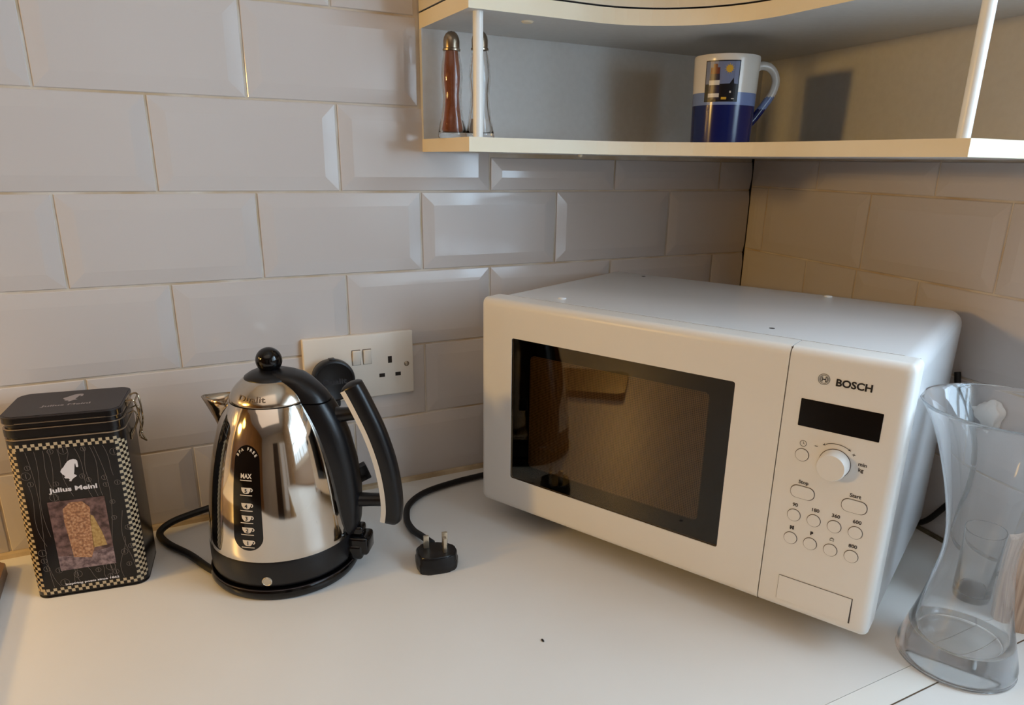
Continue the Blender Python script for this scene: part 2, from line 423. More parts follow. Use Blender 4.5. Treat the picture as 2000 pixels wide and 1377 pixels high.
bm = bmesh.new(); lathe(bm, [(0, -0.0035), (0.002, -0.003), (0.003, 0), (0.003, 0.0005)], 16, T(off + Vector((-0.395, -0.10, ZB0)))); link('screw_cap', bm, EDGE, shelf, True)

# ------------------------------------------------------------------ shakers
def shaker(loc, fill, fill_h, label, height):
    t = empty('shaker', loc); tag(t, label, 'shaker', None)
    k = height / 0.1165; kr = 1.07
    outer = [(0, 0), (0.0150, 0), (0.0162, 0.002), (0.0158, 0.006), (0.0128, 0.022), (0.0110, 0.036), (0.0104, 0.048), (0.0115, 0.060), (0.0120, 0.068), (0.0112, 0.080), (0.0095, 0.092), (0.0086, 0.098)]
    inner = [(0.0070, 0.098), (0.0078, 0.091), (0.0092, 0.080), (0.0097, 0.068), (0.0092, 0.060), (0.0082, 0.048), (0.0088, 0.036), (0.0104, 0.022), (0.0128, 0.009), (0.0120, 0.006), (0, 0.005)]
    bm = bmesh.new(); lathe(bm, [(r * (kr if r > 0.0095 else 1), z * k) for r, z in outer + inner], 40); link('bottle', bm, GLASS, t, True)
    fp = [(0, 0.0058), (0.0116, 0.0066), (0.0124, 0.009), (0.0101, 0.022), (0.0085, 0.036), (0.0079, 0.048), (0.0089, 0.060), (0.0094, 0.068), (0.0089, 0.080), (0.0075, 0.091), (0.0067, 0.0975)]
    fp = [p for p in fp if p[1] <= fill_h]; fp.append((0, fp[-1][1] + 0.0004))
    bm = bmesh.new(); lathe(bm, [(r, z * k) for r, z in fp], 32); link('contents', bm, fill, t, True)
    bm = bmesh.new(); lathe(bm, [(0.0088, 0.0955 * k), (0.0101, 0.0957 * k), (0.0103, 0.0975 * k), (0.0093, 0.0985 * k), (0.0094, 0.1065 * k), (0.0086, 0.110 * k), (0.0068, 0.1135 * k), (0.0040, 0.1158 * k), (0, 0.1165 * k)], 32)
    link('cap', bm, PEWTER, t, True)
    bm = bmesh.new()
    for i in range(7):
        a = 2 * PI * i / 6; r = 0.0042 if i < 6 else 0
        lathe(bm, [(0, 0.0004), (0.0006, 0.0002), (0.0006, -0.0005)], 8, T((r * math.cos(a), r * math.sin(a), (0.1153 if i < 6 else 0.1165) * k)))
    link('pour_hole', bm, DARKGAP, t)
    return t
shaker((-0.5575, -0.0720, 0.4669), mat('brown_spice', (150, 84, 52), 0.9, noise=(300, 0.5, (120, 62, 38))), 0.098, 'glass shaker full of brown spice, left one on the corner shelf', 0.1155)
shaker((-0.5255, -0.0800, 0.4669), mat('salt', (236, 232, 226), 0.8), 0.023, 'clear glass shaker with a little salt, half hidden by the white shelf post', 0.1180)

# ------------------------------------------------------------------ mug
mug = empty('mug', (-0.224, -0.163, 0.4669)); tag(mug, 'white and blue striped mug with a lighthouse picture, in the shelf corner', 'mug')
MUGW = mat('mug_white_glaze', (226, 222, 214), 0.18); MUGL = mat('mug_light_blue', (120, 140, 188), 0.18); MUGD = mat('mug_dark_blue', (18, 30, 92), 0.16)
MR = 0.0400; MHt = 0.1025
def mrad(z): return MR - 0.0030 * (1 - z / MHt)
bm = bmesh.new()
zs = [0.0, 0.001, 0.006, 0.02, 0.045, 0.045001, 0.0595, 0.0595001, 0.08, 0.097, 0.1010, MHt]
prof = [(0, 0.0012), (mrad(0) - 0.006, 0.0012), (mrad(0) - 0.0045, 0)] + [(mrad(z) - (0.001 if z == 0.0 else 0), max(z, 0)) for z in zs[1:-1]] + [(mrad(MHt) - 0.0006, MHt), (mrad(MHt) - 0.0028, MHt), (mrad(MHt) - 0.0036, 0.1005), (mrad(0.02) - 0.0038, 0.01), (0, 0.006)]
lathe(bm, prof, 72)
bm.faces.ensure_lookup_table()
for f in bm.faces:
    c = f.calc_center_median(); rr = math.hypot(c.x, c.y)
    inside = rr < mrad(c.z) - 0.002 and c.z > 0.004
    f.material_index = 0 if inside else (2 if c.z < 0.045 else (1 if c.z < 0.0595 else 0))
link('body', bm, [MUGW, MUGL, MUGD], mug, True, 50)
hd = Vector((0.95, -0.32, 0)).normalized()
hp = [(0.036, 0.090), (0.048, 0.0945), (0.061, 0.090), (0.0675, 0.077), (0.064, 0.062), (0.054, 0.047), (0.044, 0.033), (0.036, 0.024)]
bm = bmesh.new(); path = catmull([hd * a + Vector((0, 0, z)) for a, z in hp], 8)
sweep(bm, path, lambda i, t: [(0.0052 * math.cos(2 * PI * k / 16), 0.0040 * math.sin(2 * PI * k / 16)) for k in range(16)], up=hd.cross(Vector((0, 0, 1))))
for f in bm.faces:
    c = f.calc_center_median(); f.material_index = 2 if c.z < 0.043 else (1 if c.z < 0.058 else 0)
link('handle', bm, [MUGW, MUGL, MUGD], mug, True)
# picture on the mug, wrapped round its side
bm = bmesh.new()
dec = [mat('picture_black', (20, 20, 26), 0.3), mat('picture_sky', (112, 124, 158), 0.3), mat('picture_red', (104, 50, 44), 0.3), mat('picture_navy', (26, 30, 60), 0.3), mat('picture_white', (206, 204, 200), 0.3), mat('picture_yellow', (204, 164, 56), 0.3)]
ca0 = math.atan2(-0.746, -0.676) - 0.12
def mw(v, lift):
    z = v.y - 0.0035; r = mrad(z) + lift; a = ca0 + v.x / MR
    return Vector((r * math.cos(a), r * math.sin(a), z))
def dpoly(poly, mi, lift):
    # subdivide in x so it follows the curve
    xs = [p[0] for p in poly]; sub = bmesh.new()
    f = sub.faces.new([sub.verts.new((x, y, 0)) for x, y in poly])
    n = 8
    for k in range(1, n):
        x = min(xs) + (max(xs) - min(xs)) * k / n
        bmesh.ops.bisect_plane(sub, geom=sub.verts[:] + sub.edges[:] + sub.faces[:], plane_co=(x, 0, 0), plane_no=(1, 0, 0))
    mp = {v: bm.verts.new(mw(v.co, lift)) for v in sub.verts}
    for g in sub.faces:
        q = bm.faces.new([mp[v] for v in g.verts]); q.material_index = mi
    sub.free()
def drect(x0, x1, z0, z1, mi, lift): dpoly([(x0, z0), (x1, z0), (x1, z1), (x0, z1)], mi, lift)
X0, X1, Z0, Z1 = -0.0215, 0.0215, 0.052, 0.0985
drect(X0, X1, Z0, Z1, 0, 0.00010)
drect(X0 + .0012, X1 - .0012, 0.072, Z1 - .0012, 1, 0.00018)
dpoly([(0.0005, 0.072), (0.010, 0.0725), (0.0145, 0.0790), (0.0155, 0.0725), (0.0203, 0.0715), (0.0203, 0.0715), (0.0203, 0.0545), (0.0005, 0.0545)][:4] + [(0.0203, 0.0715), (0.0203, 0.0545), (0.0005, 0.0545)], 0, 0.00024)
dpoly([(-0.0165, 0.0545), (-0.0015, 0.0545), (-0.0028, 0.0905), (-0.0142, 0.0905)], 3, 0.0003)
dpoly([(-0.0142, 0.0835), (-0.0030, 0.0835), (-0.0030, 0.0905), (-0.0138, 0.0905)], 2, 0.00036)
drect(-0.0155, -0.0022, 0.0710, 0.0762, 4, 0.00036); drect(-0.0160, -0.0018, 0.0570, 0.0615, 4, 0.00036)
drect(-0.0110, -0.0060, 0.0905, 0.0945, 2, 0.00036)
dpoly([(0.0085 + 0.0042 * math.cos(a), 0.0890 + 0.0042 * math.sin(a)) for a in [2 * PI * k / 16 for k in range(16)]], 5, 0.0003)
for k in range(12):
    a = 2 * PI * k / 12
    dpoly([(0.0085 + 0.0046 * math.cos(a - .1), 0.0890 + 0.0046 * math.sin(a - .1)), (0.0085 + 0.0046 * math.cos(a + .1), 0.0890 + 0.0046 * math.sin(a + .1)), (0.0085 + 0.0060 * math.cos(a), 0.0890 + 0.0060 * math.sin(a))], 5, 0.0003)
drect(0.0010, 0.0075, 0.0545, 0.0572, 5, 0.0003); drect(0.0105, 0.0125, 0.0620, 0.0642, 4, 0.0003); drect(0.0135, 0.0170, 0.0548, 0.0560, 4, 0.0003)
link('picture', bm, dec, mug)

# ------------------------------------------------------------------ socket
SOCK = mat('socket_plastic', (232, 224, 212), 0.3)
sx0, sx1, sz0, sz1 = -0.7400, -0.5940, 0.1365, 0.2235
sock = empty('double_wall_socket', ((sx0 + sx1) / 2, 0, (sz0 + sz1) / 2)); tag(sock, 'white double wall socket with two rocker switches behind the kettle handle', 'socket')
so = Vector((-(sx0 + sx1) / 2, 0, -(sz0 + sz1) / 2))
bm = bmesh.new(); box(bm, sx0, sx1, -0.0105, -0.0005, sz0, sz1, 0.0016, 2, mtx=T(so)); link('face_plate', bm, SOCK, sock, True, 50)
for cx in (-0.6725, -0.6580):
    bm = bmesh.new(); box(bm, -0.0052, 0.0052, -0.0022, 0.001, -0.0098, 0.0098, 0.0008, 2, mtx=T(so + Vector((cx, -0.0112, 0.1935))) @ RX(0.14))
    link('rocker_switch', bm, SOCK, sock, True, 50)
bm = bmesh.new()
for cx in (-0.6725, -0.6580):
    x0, x1, z0, z1 = cx - .0058, cx + .0058, .1935 - .0104, .1935 + .0104
    box(bm, x0, x1, -0.01065, -0.0100, z0, z1, mtx=T(so))
link('switch_gap', bm, mat('switch_gap', (128, 116, 104), 0.7), sock)
bm = bmesh.new()
for x, z, a, b in ((-0.6270, 0.1862, 0.0027, 0.0046), (-0.6386, 0.1655, 0.0038, 0.0025), (-0.6164, 0.1650, 0.0038, 0.0025)):
    box(bm, x - a, x + a, -0.01085, -0.0100, z - b, z + b, mtx=T(so))
link('pin_hole', bm, mat('socket_hole', (40, 34, 30), 0.8), sock)
bm = bmesh.new(); lathe(bm, [(0, 0.0012), (0.0022, 0.0010), (0.0030, 0.0002), (0.0036, 0)], 20, T(so + Vector((-0.6038, -0.0105, 0.1778))) @ RX(PI / 2)); link('screw', bm, PEWTER, sock, True)

# ------------------------------------------------------------------ kettle base with cord and plug
KA = math.radians(-32); KX, KY = -0.800, -0.150
kb = empty('kettle_base', (KX, KY, 0), KA); tag(kb, 'black round power base under the steel kettle, with looped cord and round plug', 'kettle base')
Kinv = RZ(-KA) @ T((-KX, -KY, 0))
bm = bmesh.new(); lathe(bm, [(0, 0.0), (0.074, 0.0), (0.079, 0.0015), (0.0815, 0.006), (0.0812, 0.010), (0.0795, 0.0128), (0.0775, 0.0122), (0.070, 0.0115), (0, 0.0115)], 96); link('plate', bm, BLACKGL, kb, True)
bm = bmesh.new(); lathe(bm, [(0.0799, 0.0120), (0.0806, 0.0124), (0.0804, 0.0132), (0.0796, 0.0134), (0.0792, 0.0128)], 96, closed=True); link('rim', bm, mat('rim_gloss', (70, 64, 66), 0.12, metal=0.7), kb, True)
bm = bmesh.new()
cpts = [(-0.868, -0.165, 0.006), (-0.884, -0.135, 0.006), (-0.900, -0.098, 0.006), (-0.922, -0.058, 0.006), (-0.9285, -0.034, 0.009), (-0.915, -0.022, 0.014), (-0.890, -0.017, 0.018), (-0.850, -0.014, 0.024), (-0.800, -0.020, 0.040), (-0.750, -0.028, 0.080), (-0.716, -0.034, 0.118), (-0.7095, -0.034, 0.143)]
vs = tube(bm, cpts, 0.0042, 12, 10); bmesh.ops.transform(bm, matrix=Kinv, verts=bm.verts); link('cord', bm, RUBBER, kb, True)
# round moulded plug in the left outlet
bm = bmesh.new(); pm = Kinv @ T((-0.7090, -0.0110, 0.1735)) @ RX(PI / 2)
lathe(bm, [(0, 0.0), (0.0225, 0.0), (0.0238, 0.004), (0.0240, 0.012), (0.0262, 0.014), (0.0275, 0.018), (0.0272, 0.026), (0.0262, 0.0280), (0.024, 0.0286), (0.0225, 0.0276), (0.0, 0.0272)], 56, pm)
box(bm, -0.0075, 0.0075, -0.036, -0.02, 0.012, 0.026, 0.003, 2, mtx=pm)
box(bm, 0.021, 0.030, -0.003, 0.008, 0.016, 0.025, 0.002, 2, mtx=pm @ RZ(PI - 0.2)); box(bm, -0.004, 0.004, 0.025, 0.0285, 0.016, 0.025, 0.001, 2, mtx=pm)
plug = link('plug', bm, BLACKPL, kb, True)
bm = bmesh.new(); text(bm, 'Dualit', 0.0068, pm @ T((0, -0.004, 0.0276)), bold=0.0003, width=0.031); link('raised_lettering', bm, mat('moulded_black', (40, 38, 42), 0.25), plug)

# ------------------------------------------------------------------ kettle
kt = empty('electric_kettle', (KX, KY, 0.0136), KA); tag(kt, 'polished steel jug kettle with black handle, spout, ball knob and cup gauge', 'kettle')
dz = -0.0136
def kz(p): return [(r, z + dz) for r, z in p]
bodyp = [(0.0780, 0.0445), (0.0784, 0.050), (0.0778, 0.058), (0.0766, 0.070), (0.0746, 0.090), (0.0720, 0.110), (0.0686, 0.130), (0.0640, 0.150), (0.0598, 0.165), (0.0563, 0.175), (0.0521, 0.185), (0.0470, 0.195), (0.0442, 0.2000)]
def rb(z):
    for (r0, z0), (r1, z1) in zip(bodyp[:-1], bodyp[1:]):
        if z0 <= z <= z1: return r0 + (r1 - r0) * (z - z0) / (z1 - z0)
    return bodyp[0][0] if z < bodyp[0][1] else bodyp[-1][0]
def smooth_prof(p, n=4):
    c = catmull([(a, b, 0) for a, b in p], n); return [(max(v.x, 0), v.y) for v in c]
bm = bmesh.new(); lathe(bm, kz([(0.070, 0.0440)] + smooth_prof(bodyp) + [(0.0425, 0.2000)]), 128); body = link('body', bm, STEEL, kt, True, 60)
bm = bmesh.new(); lathe(bm, kz([(0, 0.0137), (0.0735, 0.0137), (0.0768, 0.0155), (0.0785, 0.020), (0.0790, 0.030), (0.0788, 0.0435), (0.0782, 0.0450), (0.070, 0.0450)]), 96); skirt = link('base_skirt', bm, BLACKPL, kt, True)
bm = bmesh.new(); ml = RZ(math.radians(-82)) @ T((0.0788, 0, 0.0235 + dz)) @ RY(PI / 2)
lathe(bm, [(0.0050, -0.001), (0.0052, 0.0008), (0.0044, 0.0014), (0.0040, 0.0010), (0.0, 0.0016)], 28, ml); link('indicator_light', bm, mat('lamp_lens', (196, 186, 168), 0.15, metal=0.5), skirt, True)
# lid
lidp = [(0.0430, 0.2006), (0.0436, 0.2016), (0.0424, 0.2050), (0.0392, 0.2105), (0.0350, 0.2155), (0.0300, 0.2200), (0.0265, 0.2225)]
bm = bmesh.new(); lathe(bm, kz([(0.040, 0.2006)] + smooth_prof(lidp) + [(0.024, 0.2225)]), 96); lid = link('lid', bm, mat('brushed_lid_steel', (200, 190, 176), 0.16, metal=1.0), kt, True, 60)
bm = bmesh.new(); lathe(bm, kz([(0.0412, 0.1985), (0.0412, 0.2010), (0.0406, 0.2010), (0.0406, 0.1985)]), 64, closed=True); link('seam', bm, DARKGAP, kt)
def on_lid(v):
    s = v.y  # distance up the dome
    z = 0.2068 + s * 0.55; r = None
    pr = smooth_prof(lidp)
    for (r0, z0), (r1, z1) in zip(pr[:-1], pr[1:]):
        if z0 <= z <= z1: r = r0 + (r1 - r0) * (z - z0) / (z1 - z0 + 1e-9)
    if r is None: r = 0.04
    r += 0.0007; a = math.radians(-97) + v.x / 0.041
    return Vector((r * math.cos(a), r * math.sin(a), z + dz + 0.0001))
bm = bmesh.new(); text(bm, 'Dualit', 0.0095, on_lid, bold=0.00015, width=0.030); link('engraved_lettering', bm, STEELDIM, lid)
bm = bmesh.new(); lathe(bm, kz([(0.0245, 0.2215), (0.0268, 0.2222), (0.0262, 0.2240), (0.0215, 0.2272), (0.0150, 0.2300), (0.0085, 0.2312), (0.0, 0.2316)]), 64); cap = link('lid_cap', bm, BLACKPL, lid, True)
bm = bmesh.new(); KZc = 0.2400
lathe(bm, kz([(0.0, 0.2300), (0.0080, 0.2300), (0.0074, 0.2318)] + [(0.0136 * math.cos(a), KZc + 0.0136 * math.sin(a)) for a in [-1.02 + (PI / 2 + 1.02) * k / 18 for k in range(18)]] + [(0, KZc + 0.0136)]), 56)
link('knob', bm, BLACKGL, cap, True)
# black spine down the handle side: lid part and body part
def spine_section(ri, ro, wd, n=14):
    """half-super-ellipse cross-section in (radial, tangential)"""
    pts = [(ri, -wd)]
    for k in range(n + 1):
        a = -PI / 2 + PI * k / n
        ca, sa = math.cos(a), math.sin(a)
        pts.append((ri + (ro - ri) * (abs(ca) ** 0.55), wd * (abs(sa) ** 0.8) * (1 if sa >= 0 else -1)))
    pts.append((ri, wd)); return pts
def loft(name, secs, m, parent, ang=50):
    bm = bmesh.new(); rings = []
    for z, pts in secs: rings.append([bm.verts.new((x, y, z + dz)) if not isinstance(z, tuple) else None for x, y in pts])
    n = len(rings[0])
    for k in range(len(rings) - 1):
        for i in range(n):
            j = (i + 1) % n; bm.faces.new([rings[k][i], rings[k][j], rings[k + 1][j], rings[k + 1][i]])
    bm.faces.new(rings[0]); bm.faces.new(list(reversed(rings[-1])))
    return link(name, bm, m, parent, True, ang)
spz = [(0.0450, 0.0835, 0.013), (0.052, 0.0865, 0.0165), (0.060, 0.0885, 0.018), (0.075, 0.0900, 0.0195), (0.10, 0.0905, 0.0205), (0.13, 0.0875, 0.021), (0.16, 0.0808, 0.0215), (0.178, 0.0745, 0.0215), (0.190, 0.0690, 0.021), (0.1985, 0.0640, 0.0205)]
loft('spine', [(z, spine_section(rb(z) * 0.86, ro, wd)) for z, ro, wd in spz], BLACKPL, kt)
lz = [(0.1998, 0.0632, 0.0205), (0.206, 0.0590, 0.0200), (0.213, 0.0530, 0.0195), (0.220, 0.0450, 0.0188), (0.2255, 0.0360, 0.0175), (0.2290, 0.0260, 0.0150), (0.2308, 0.0160, 0.011)]
loft('lid_spine', [(z, spine_section(0.002 if z > 0.2255 else (0.018 if z > 0.21 else 0.030), ro, wd)) for z, ro, wd in lz], BLACKPL, lid)
# latch / hinge block at the foot of the spine
bm = bmesh.new()
box(bm, 0.074, 0.0990, -0.0135, 0.0135, 0.0200 + dz, 0.0420 + dz, 0.004, 3)
box(bm, 0.070, 0.0925, -0.0150, 0.0150, 0.0150 + dz, 0.0330 + dz, 0.004, 3); box(bm, 0.074, 0.0925, -0.0080, 0.0080, 0.0400 + dz, 0.0530 + dz, 0.003, 2)
link('hinge_block', bm, BLACKGL, kt, True, 50)
# on/off rocker behind
bm = bmesh.new(); box(bm, -0.006, 0.008, -0.006, 0.006, -0.009, 0.009, 0.0012, 2, mtx=T((0.0840, 0.026, 0.104 + dz)) @ RZ(0.5) @ RY(-0.35)); link('switch', bm, BLACKPL, kt, True)
# handle
hpts = [(0.0850, 0.2190), (0.0905, 0.2085), (0.0975, 0.1935), (0.1095, 0.1650), (0.1190, 0.1330), (0.1240, 0.1030), (0.1252, 0.0770), (0.1225, 0.0560)]
path = catmull([(a, 0, b + dz) for a, b in hpts], 8); NP = len(path)
def hsec(i, t):
    e = min(1.0, math.sqrt(max(0.0, min(t, 1 - t) * 16)) * 0.75 + 0.30) if min(t, 1 - t) < 0.06 else 1.0
    a, b = 0.0118 * e, 0.0112 * e; out = []
    for k in range(20):
        an = 2 * PI * k / 20; c, s = math.cos(an), math.sin(an)
        out.append((a * (abs(c) ** 0.7) * (1 if c >= 0 else -1), b * (abs(s) ** 0.7) * (1 if s >= 0 else -1)))
    return out
bm = bmesh.new(); sweep(bm, path, hsec, up=Vector((0, 1, 0))); handle = link('handle', bm, BLACKPL, kt, True, 60)
# chrome inlay on the inner front edge of the grip, one on each side
for sgn in (-1,):
    bm = bmesh.new()
    def csec(i, t, sgn=sgn):
        # side = radial axis (inwards negative), nu = tangential axis
        return [(cx_, cy_ * sgn) for cx_, cy_ in ((CI - 0.0026, -0.0035), (CI + 0.0032, -0.0035), (CI + 0.0032, 0.0128 * 0.93), (CI - 0.0026, 0.0128 * 0.80))]
    CI = 0.0
    ps = path[3:-2]
    rings = []
    for i, p in enumerate(ps):
        tn = (ps[min(i + 1, len(ps) - 1)] - ps[max(i - 1, 0)]).normalized()
        inn = Vector((0, 1, 0)).cross(tn).normalized()          # radial, in the kettle plane
        if inn.x > 0: inn = -inn
        yy = Vector((0, sgn, 0))
        rings.append([bm.verts.new(p + inn * 0.0104 + yy * 0.0098), bm.verts.new(p + inn * 0.0098 + yy * 0.0112), bm.verts.new(p + inn * 0.0042 + yy * 0.0120), bm.verts.new(p + inn * 0.0042 + yy * 0.0090), bm.verts.new(p + inn * 0.0090 + yy * 0.0080)])
    for k in range(len(rings) - 1):
        for i in range(5):
            j = (i + 1) % 5; bm.faces.new([rings[k][i], rings[k][j], rings[k + 1][j], rings[k + 1][i]])
    bm.faces.new(rings[0]); bm.faces.new(rings[-1][::-1])
    link('chrome_inlay', bm, CHROME, handle, True, 30)
for (a0, z0, a1, z1) in ((0.066, 0.1810, 0.099, 0.1865), (0.080, 0.0830, 0.122, 0.0850)):
    bm = bmesh.new(); p0, p1 = Vector((a0, 0, z0 + dz)), Vector((a1, 0, z1 + dz))
    sweep(bm, [p0 + (p1 - p0) * k / 4 for k in range(5)], lambda i, t: circ(0.0074 + 0.0030 * max(0, 0.3 - t) / 0.3, 24), up=Vector((0, 1, 0)))
    link('handle_arm', bm, BLACKPL, kt, True)
# spout: open wedge on the opposite side
bm = bmesh.new()
secs = []
for t in [0, .2, .4, .6, .8, 1.0]:
    z = 0.158 + (0.1975 - 0.158) * t; wd = 0.0035 + 0.0175 * t; tip = rb(z) + 0.001 + 0.0315 * t ** 1.3
    ins = rb(z) - 0.004
    secs.append((z, [(-ins, wd), (-(ins + (tip - ins) * .55), wd * .62), (-(tip - .001), wd * .16), (-tip, 0), (-(tip - .001), -wd * .16), (-(ins + (tip - ins) * .55), -wd * .62), (-ins, -wd)]))
rings = [[bm.verts.new((x, y, z + dz - 0.006 * max(0, (abs(x) - rb(z)) / 0.03) * 0)) for x, y in p] for z, p in secs]
for k in range(len(rings) - 1):
    for i in range(6): bm.faces.new([rings[k][i], rings[k][i + 1], rings[k + 1][i + 1], rings[k + 1][i]])
sp = link('spout', bm, mat('spout_steel', (190, 176, 158), 0.14, metal=1.0), kt, True, 60)
md = sp.modifiers.new('thickness', 'SOLIDIFY'); md.thickness = 0.0012; md.offset = 0
# gauge window: rounded strip following the body
GAn = math.radians(-94)
def on_body(v, lift):
    z = v.y; r = rb(z) + lift; a = GAn + v.x / 0.072
    return Vector((r * math.cos(a), r * math.sin(a), z + dz))
def wrap_poly(bm, poly, lift, mi=0, nx=6, nz=14):
    sub = bmesh.new(); sub.faces.new([sub.verts.new((x, y, 0)) for x, y in poly])
    xs = [p[0] for p in poly]; ys = [p[1] for p in poly]
    for k in range(1, nx): bmesh.ops.bisect_plane(sub, geom=sub.verts[:] + sub.edges[:] + sub.faces[:], plane_co=(min(xs) + (max(xs) - min(xs)) * k / nx, 0, 0), plane_no=(1, 0, 0))
    for k in range(1, nz): bmesh.ops.bisect_plane(sub, geom=sub.verts[:] + sub.edges[:] + sub.faces[:], plane_co=(0, min(ys) + (max(ys) - min(ys)) * k / nz, 0), plane_no=(0, 1, 0))
    mp = {v: bm.verts.new(on_body(v.co, lift)) for v in sub.verts}
    for g in sub.faces:
        q = bm.faces.new([mp[v] for v in g.verts]); q.material_index = mi
    sub.free()
bm = bmesh.new(); wrap_poly(bm, rrect(-0.0150, 0.0150, 0.0585, 0.1675, 0.0149, 10), 0.0004); gauge = link('water_gauge', bm, BLACKGL, kt, True)
GW = mat('gauge_white', (214, 206, 196), 0.4)
bm = bmesh.new()
Lf = 0.0009
wb = lambda v: on_body(v, Lf)
text(bm, 'MAX', 0.0048, lambda v: wb(Vector((v.x * 1.0, v.y + 0.1350, 0))), bold=0.0002, width=0.0125)
def gbar(z): wrap_poly(bm, [(-0.0065, z), (0.0065, z), (0.0065, z + 0.0009), (-0.0065, z + 0.0009)], Lf, nz=1)
gbar(0.1325)
for i, z in enumerate((0.0640, 0.0778, 0.0905, 0.1035, 0.1195)):
    gbar(z - 0.0022)
    cup = [(-0.0052, z + 0.0062), (-0.0048, z + 0.0032), (-0.0030, z + 0.0006), (-0.0014, z), (0.0014, z), (0.0030, z + 0.0006), (0.0048, z + 0.0032), (0.0052, z + 0.0062)]
    wrap_poly(bm, cup, Lf, nz=2)
    sub = bmesh.new(); ringflat(sub, 0.0052, z + 0.0040, 0.0011, 0.0021, -PI / 2, PI / 2, 8)
    mp = {v: bm.verts.new(on_body(v.co, Lf)) for v in sub.verts}
    for g in sub.faces: bm.faces.new([mp[v] for v in g.verts])
    sub.free()
tq = 'BPA FREE'
for i, ch in enumerate(tq):
    th = math.radians(150 - 120 * i / (len(tq) - 1)); R0 = 0.0112
    cx_, cz_ = R0 * math.cos(th), 0.1515 + R0 * math.sin(th)
    rt = th - PI / 2
    if ch != ' ':
        text(bm, ch, 0.0030, lambda v, rt=rt, cx_=cx_, cz_=cz_: wb(Vector((cx_ + v.x * math.cos(rt) - v.y * math.sin(rt), cz_ + v.x * math.sin(rt) + v.y * math.cos(rt), 0))), bold=0.00015)
gm = link('gauge_markings', bm, GW, gauge)
bm = bmesh.new()
for n_, z in zip('12345', (0.0640, 0.0778, 0.0905, 0.1035, 0.1195)):
    text(bm, n_, 0.0040, lambda v, z=z: on_body(Vector((v.x, v.y + z + 0.0012, 0)), Lf + 0.0004), bold=0.0001)
link('gauge_number', bm, BLACKGL, gauge)

# ------------------------------------------------------------------ coffee tin
tin = empty('coffee_tin', (-0.9900, -0.0838, 0), math.radians(-8)); tag(tin, 'black rectangular coffee tin with checked border and wire clasp, standing left of the kettle', 'tin')
TW, TD = 0.1050, 0.0790
TINB = mat('tin_black', (18, 14, 14), 0.22, spec=0.5)
TINL = mat('tin_lid_black', (44, 38, 38), 0.42)
TINC = mat('tin_cream', (182, 164, 134), 0.35)
TING = mat('tin_line_grey', (112, 104, 98), 0.35)
TINW = mat('tin_white', (216, 212, 214), 0.4)
bm = bmesh.new()
def rr_prism(bm, hw, hd, r, z0, z1, mi=0): return prism(bm, rrect(-hw, hw, -hd, hd, r, 7), z0, z1, mi=mi)
rr_prism(bm, TW / 2, TD / 2, 0.013, 0.0, 0.0015); rr_prism(bm, TW / 2 - 0.0008, TD / 2 - 0.0008, 0.013, 0.0015, 0.0025); rr_prism(bm, TW / 2, TD / 2, 0.013, 0.0025, 0.1760)
tb = link('body', bm, TINB, tin, True, 30)
bm = bmesh.new()
rr_prism(bm, TW / 2 - 0.0012, TD / 2 - 0.0012, 0.013, 0.1760, 0.1800); rr_prism(bm, TW / 2 + 0.0004, TD / 2 + 0.0004, 0.0135, 0.1800, 0.1875); rr_prism(bm, TW / 2 - 0.0016, TD / 2 - 0.0016, 0.0125, 0.1875, 0.1935)
rr_prism(bm, TW / 2 + 0.0004, TD / 2 + 0.0004, 0.0135, 0.1935, 0.1990)
lidm = link('lid', bm, TINB, tin, True, 30)
bm = bmesh.new(); rr_prism(bm, TW / 2 + 0.0002, TD / 2 + 0.0002, 0.0133, 0.1990, 0.2002); rr_prism(bm, TW / 2 - 0.0016, TD / 2 - 0.0016, 0.012, 0.2002, 0.2006); link('lid_top', bm, TINL, lidm, True, 30)
TRIM = mat('tin_rim_edge', (158, 138, 116), 0.3, metal=0.6)
bm = bmesh.new()
for z in (0.1763, 0.1870, 0.1932):
    pts = rrect(-TW / 2 - 0.0004, TW / 2 + 0.0004, -TD / 2 - 0.0004, TD / 2 + 0.0004, 0.0138, 7)
    a = [bm.verts.new((x, y, z)) for x, y in pts]; b = [bm.verts.new((x, y, z + 0.0011)) for x, y in pts]
    c = [bm.verts.new((x * .97, y * .97, z + 0.0011)) for x, y in pts]; d = [bm.verts.new((x * .97, y * .97, z)) for x, y in pts]
    for i in range(len(pts)):
        j = (i + 1) % len(pts)
        for p, q in ((a, b), (b, c), (c, d), (d, a)): bm.faces.new([p[i], p[j], q[j], q[i]])
link('rim_line', bm, TRIM, lidm, True)
# printed decoration, wrapped around the rounded corners by arc length; u = 0 at the middle of the front
RC = 0.013
def around(u, z, lift):
    hw, hd = TW / 2, TD / 2; L1 = hw - RC; L2 = RC * PI / 2; L3 = 2 * (hd - RC)
    s = 1 if u >= 0 else -1; a = abs(u)
    if a <= L1: x, y, nx, ny = a, -hd, 0, -1
    elif a <= L1 + L2:
        t = (a - L1) / RC; nx, ny = math.sin(t), -math.cos(t); x, y = L1 + RC * nx, -(hd - RC) + RC * ny
    else:
        x, y, nx, ny = hw, -(hd - RC) + min(a - L1 - L2, L3), 1, 0
    return Vector((s * (x + nx * lift), y + ny * lift, z))
def tq_(bm, u0, u1, z0, z1, mi=0, lift=0.00025):
    f = bm.faces.new([bm.verts.new(around(u, z, lift)) for u, z in ((u0, z0), (u1, z0), (u1, z1), (u0, z1))]); f.material_index = mi
bm = bmesh.new()
c = 0.00325; UE = TW / 2 - RC + RC * PI / 4            # the corner line
NH = int(UE / c)
for row, z in ((0, 0.1655), (1, 0.1655 + c)):
    for k in range(-NH, NH):
        if (k + row) % 2 == 0: tq_(bm, k * c, (k + 1) * c, z, z + c)
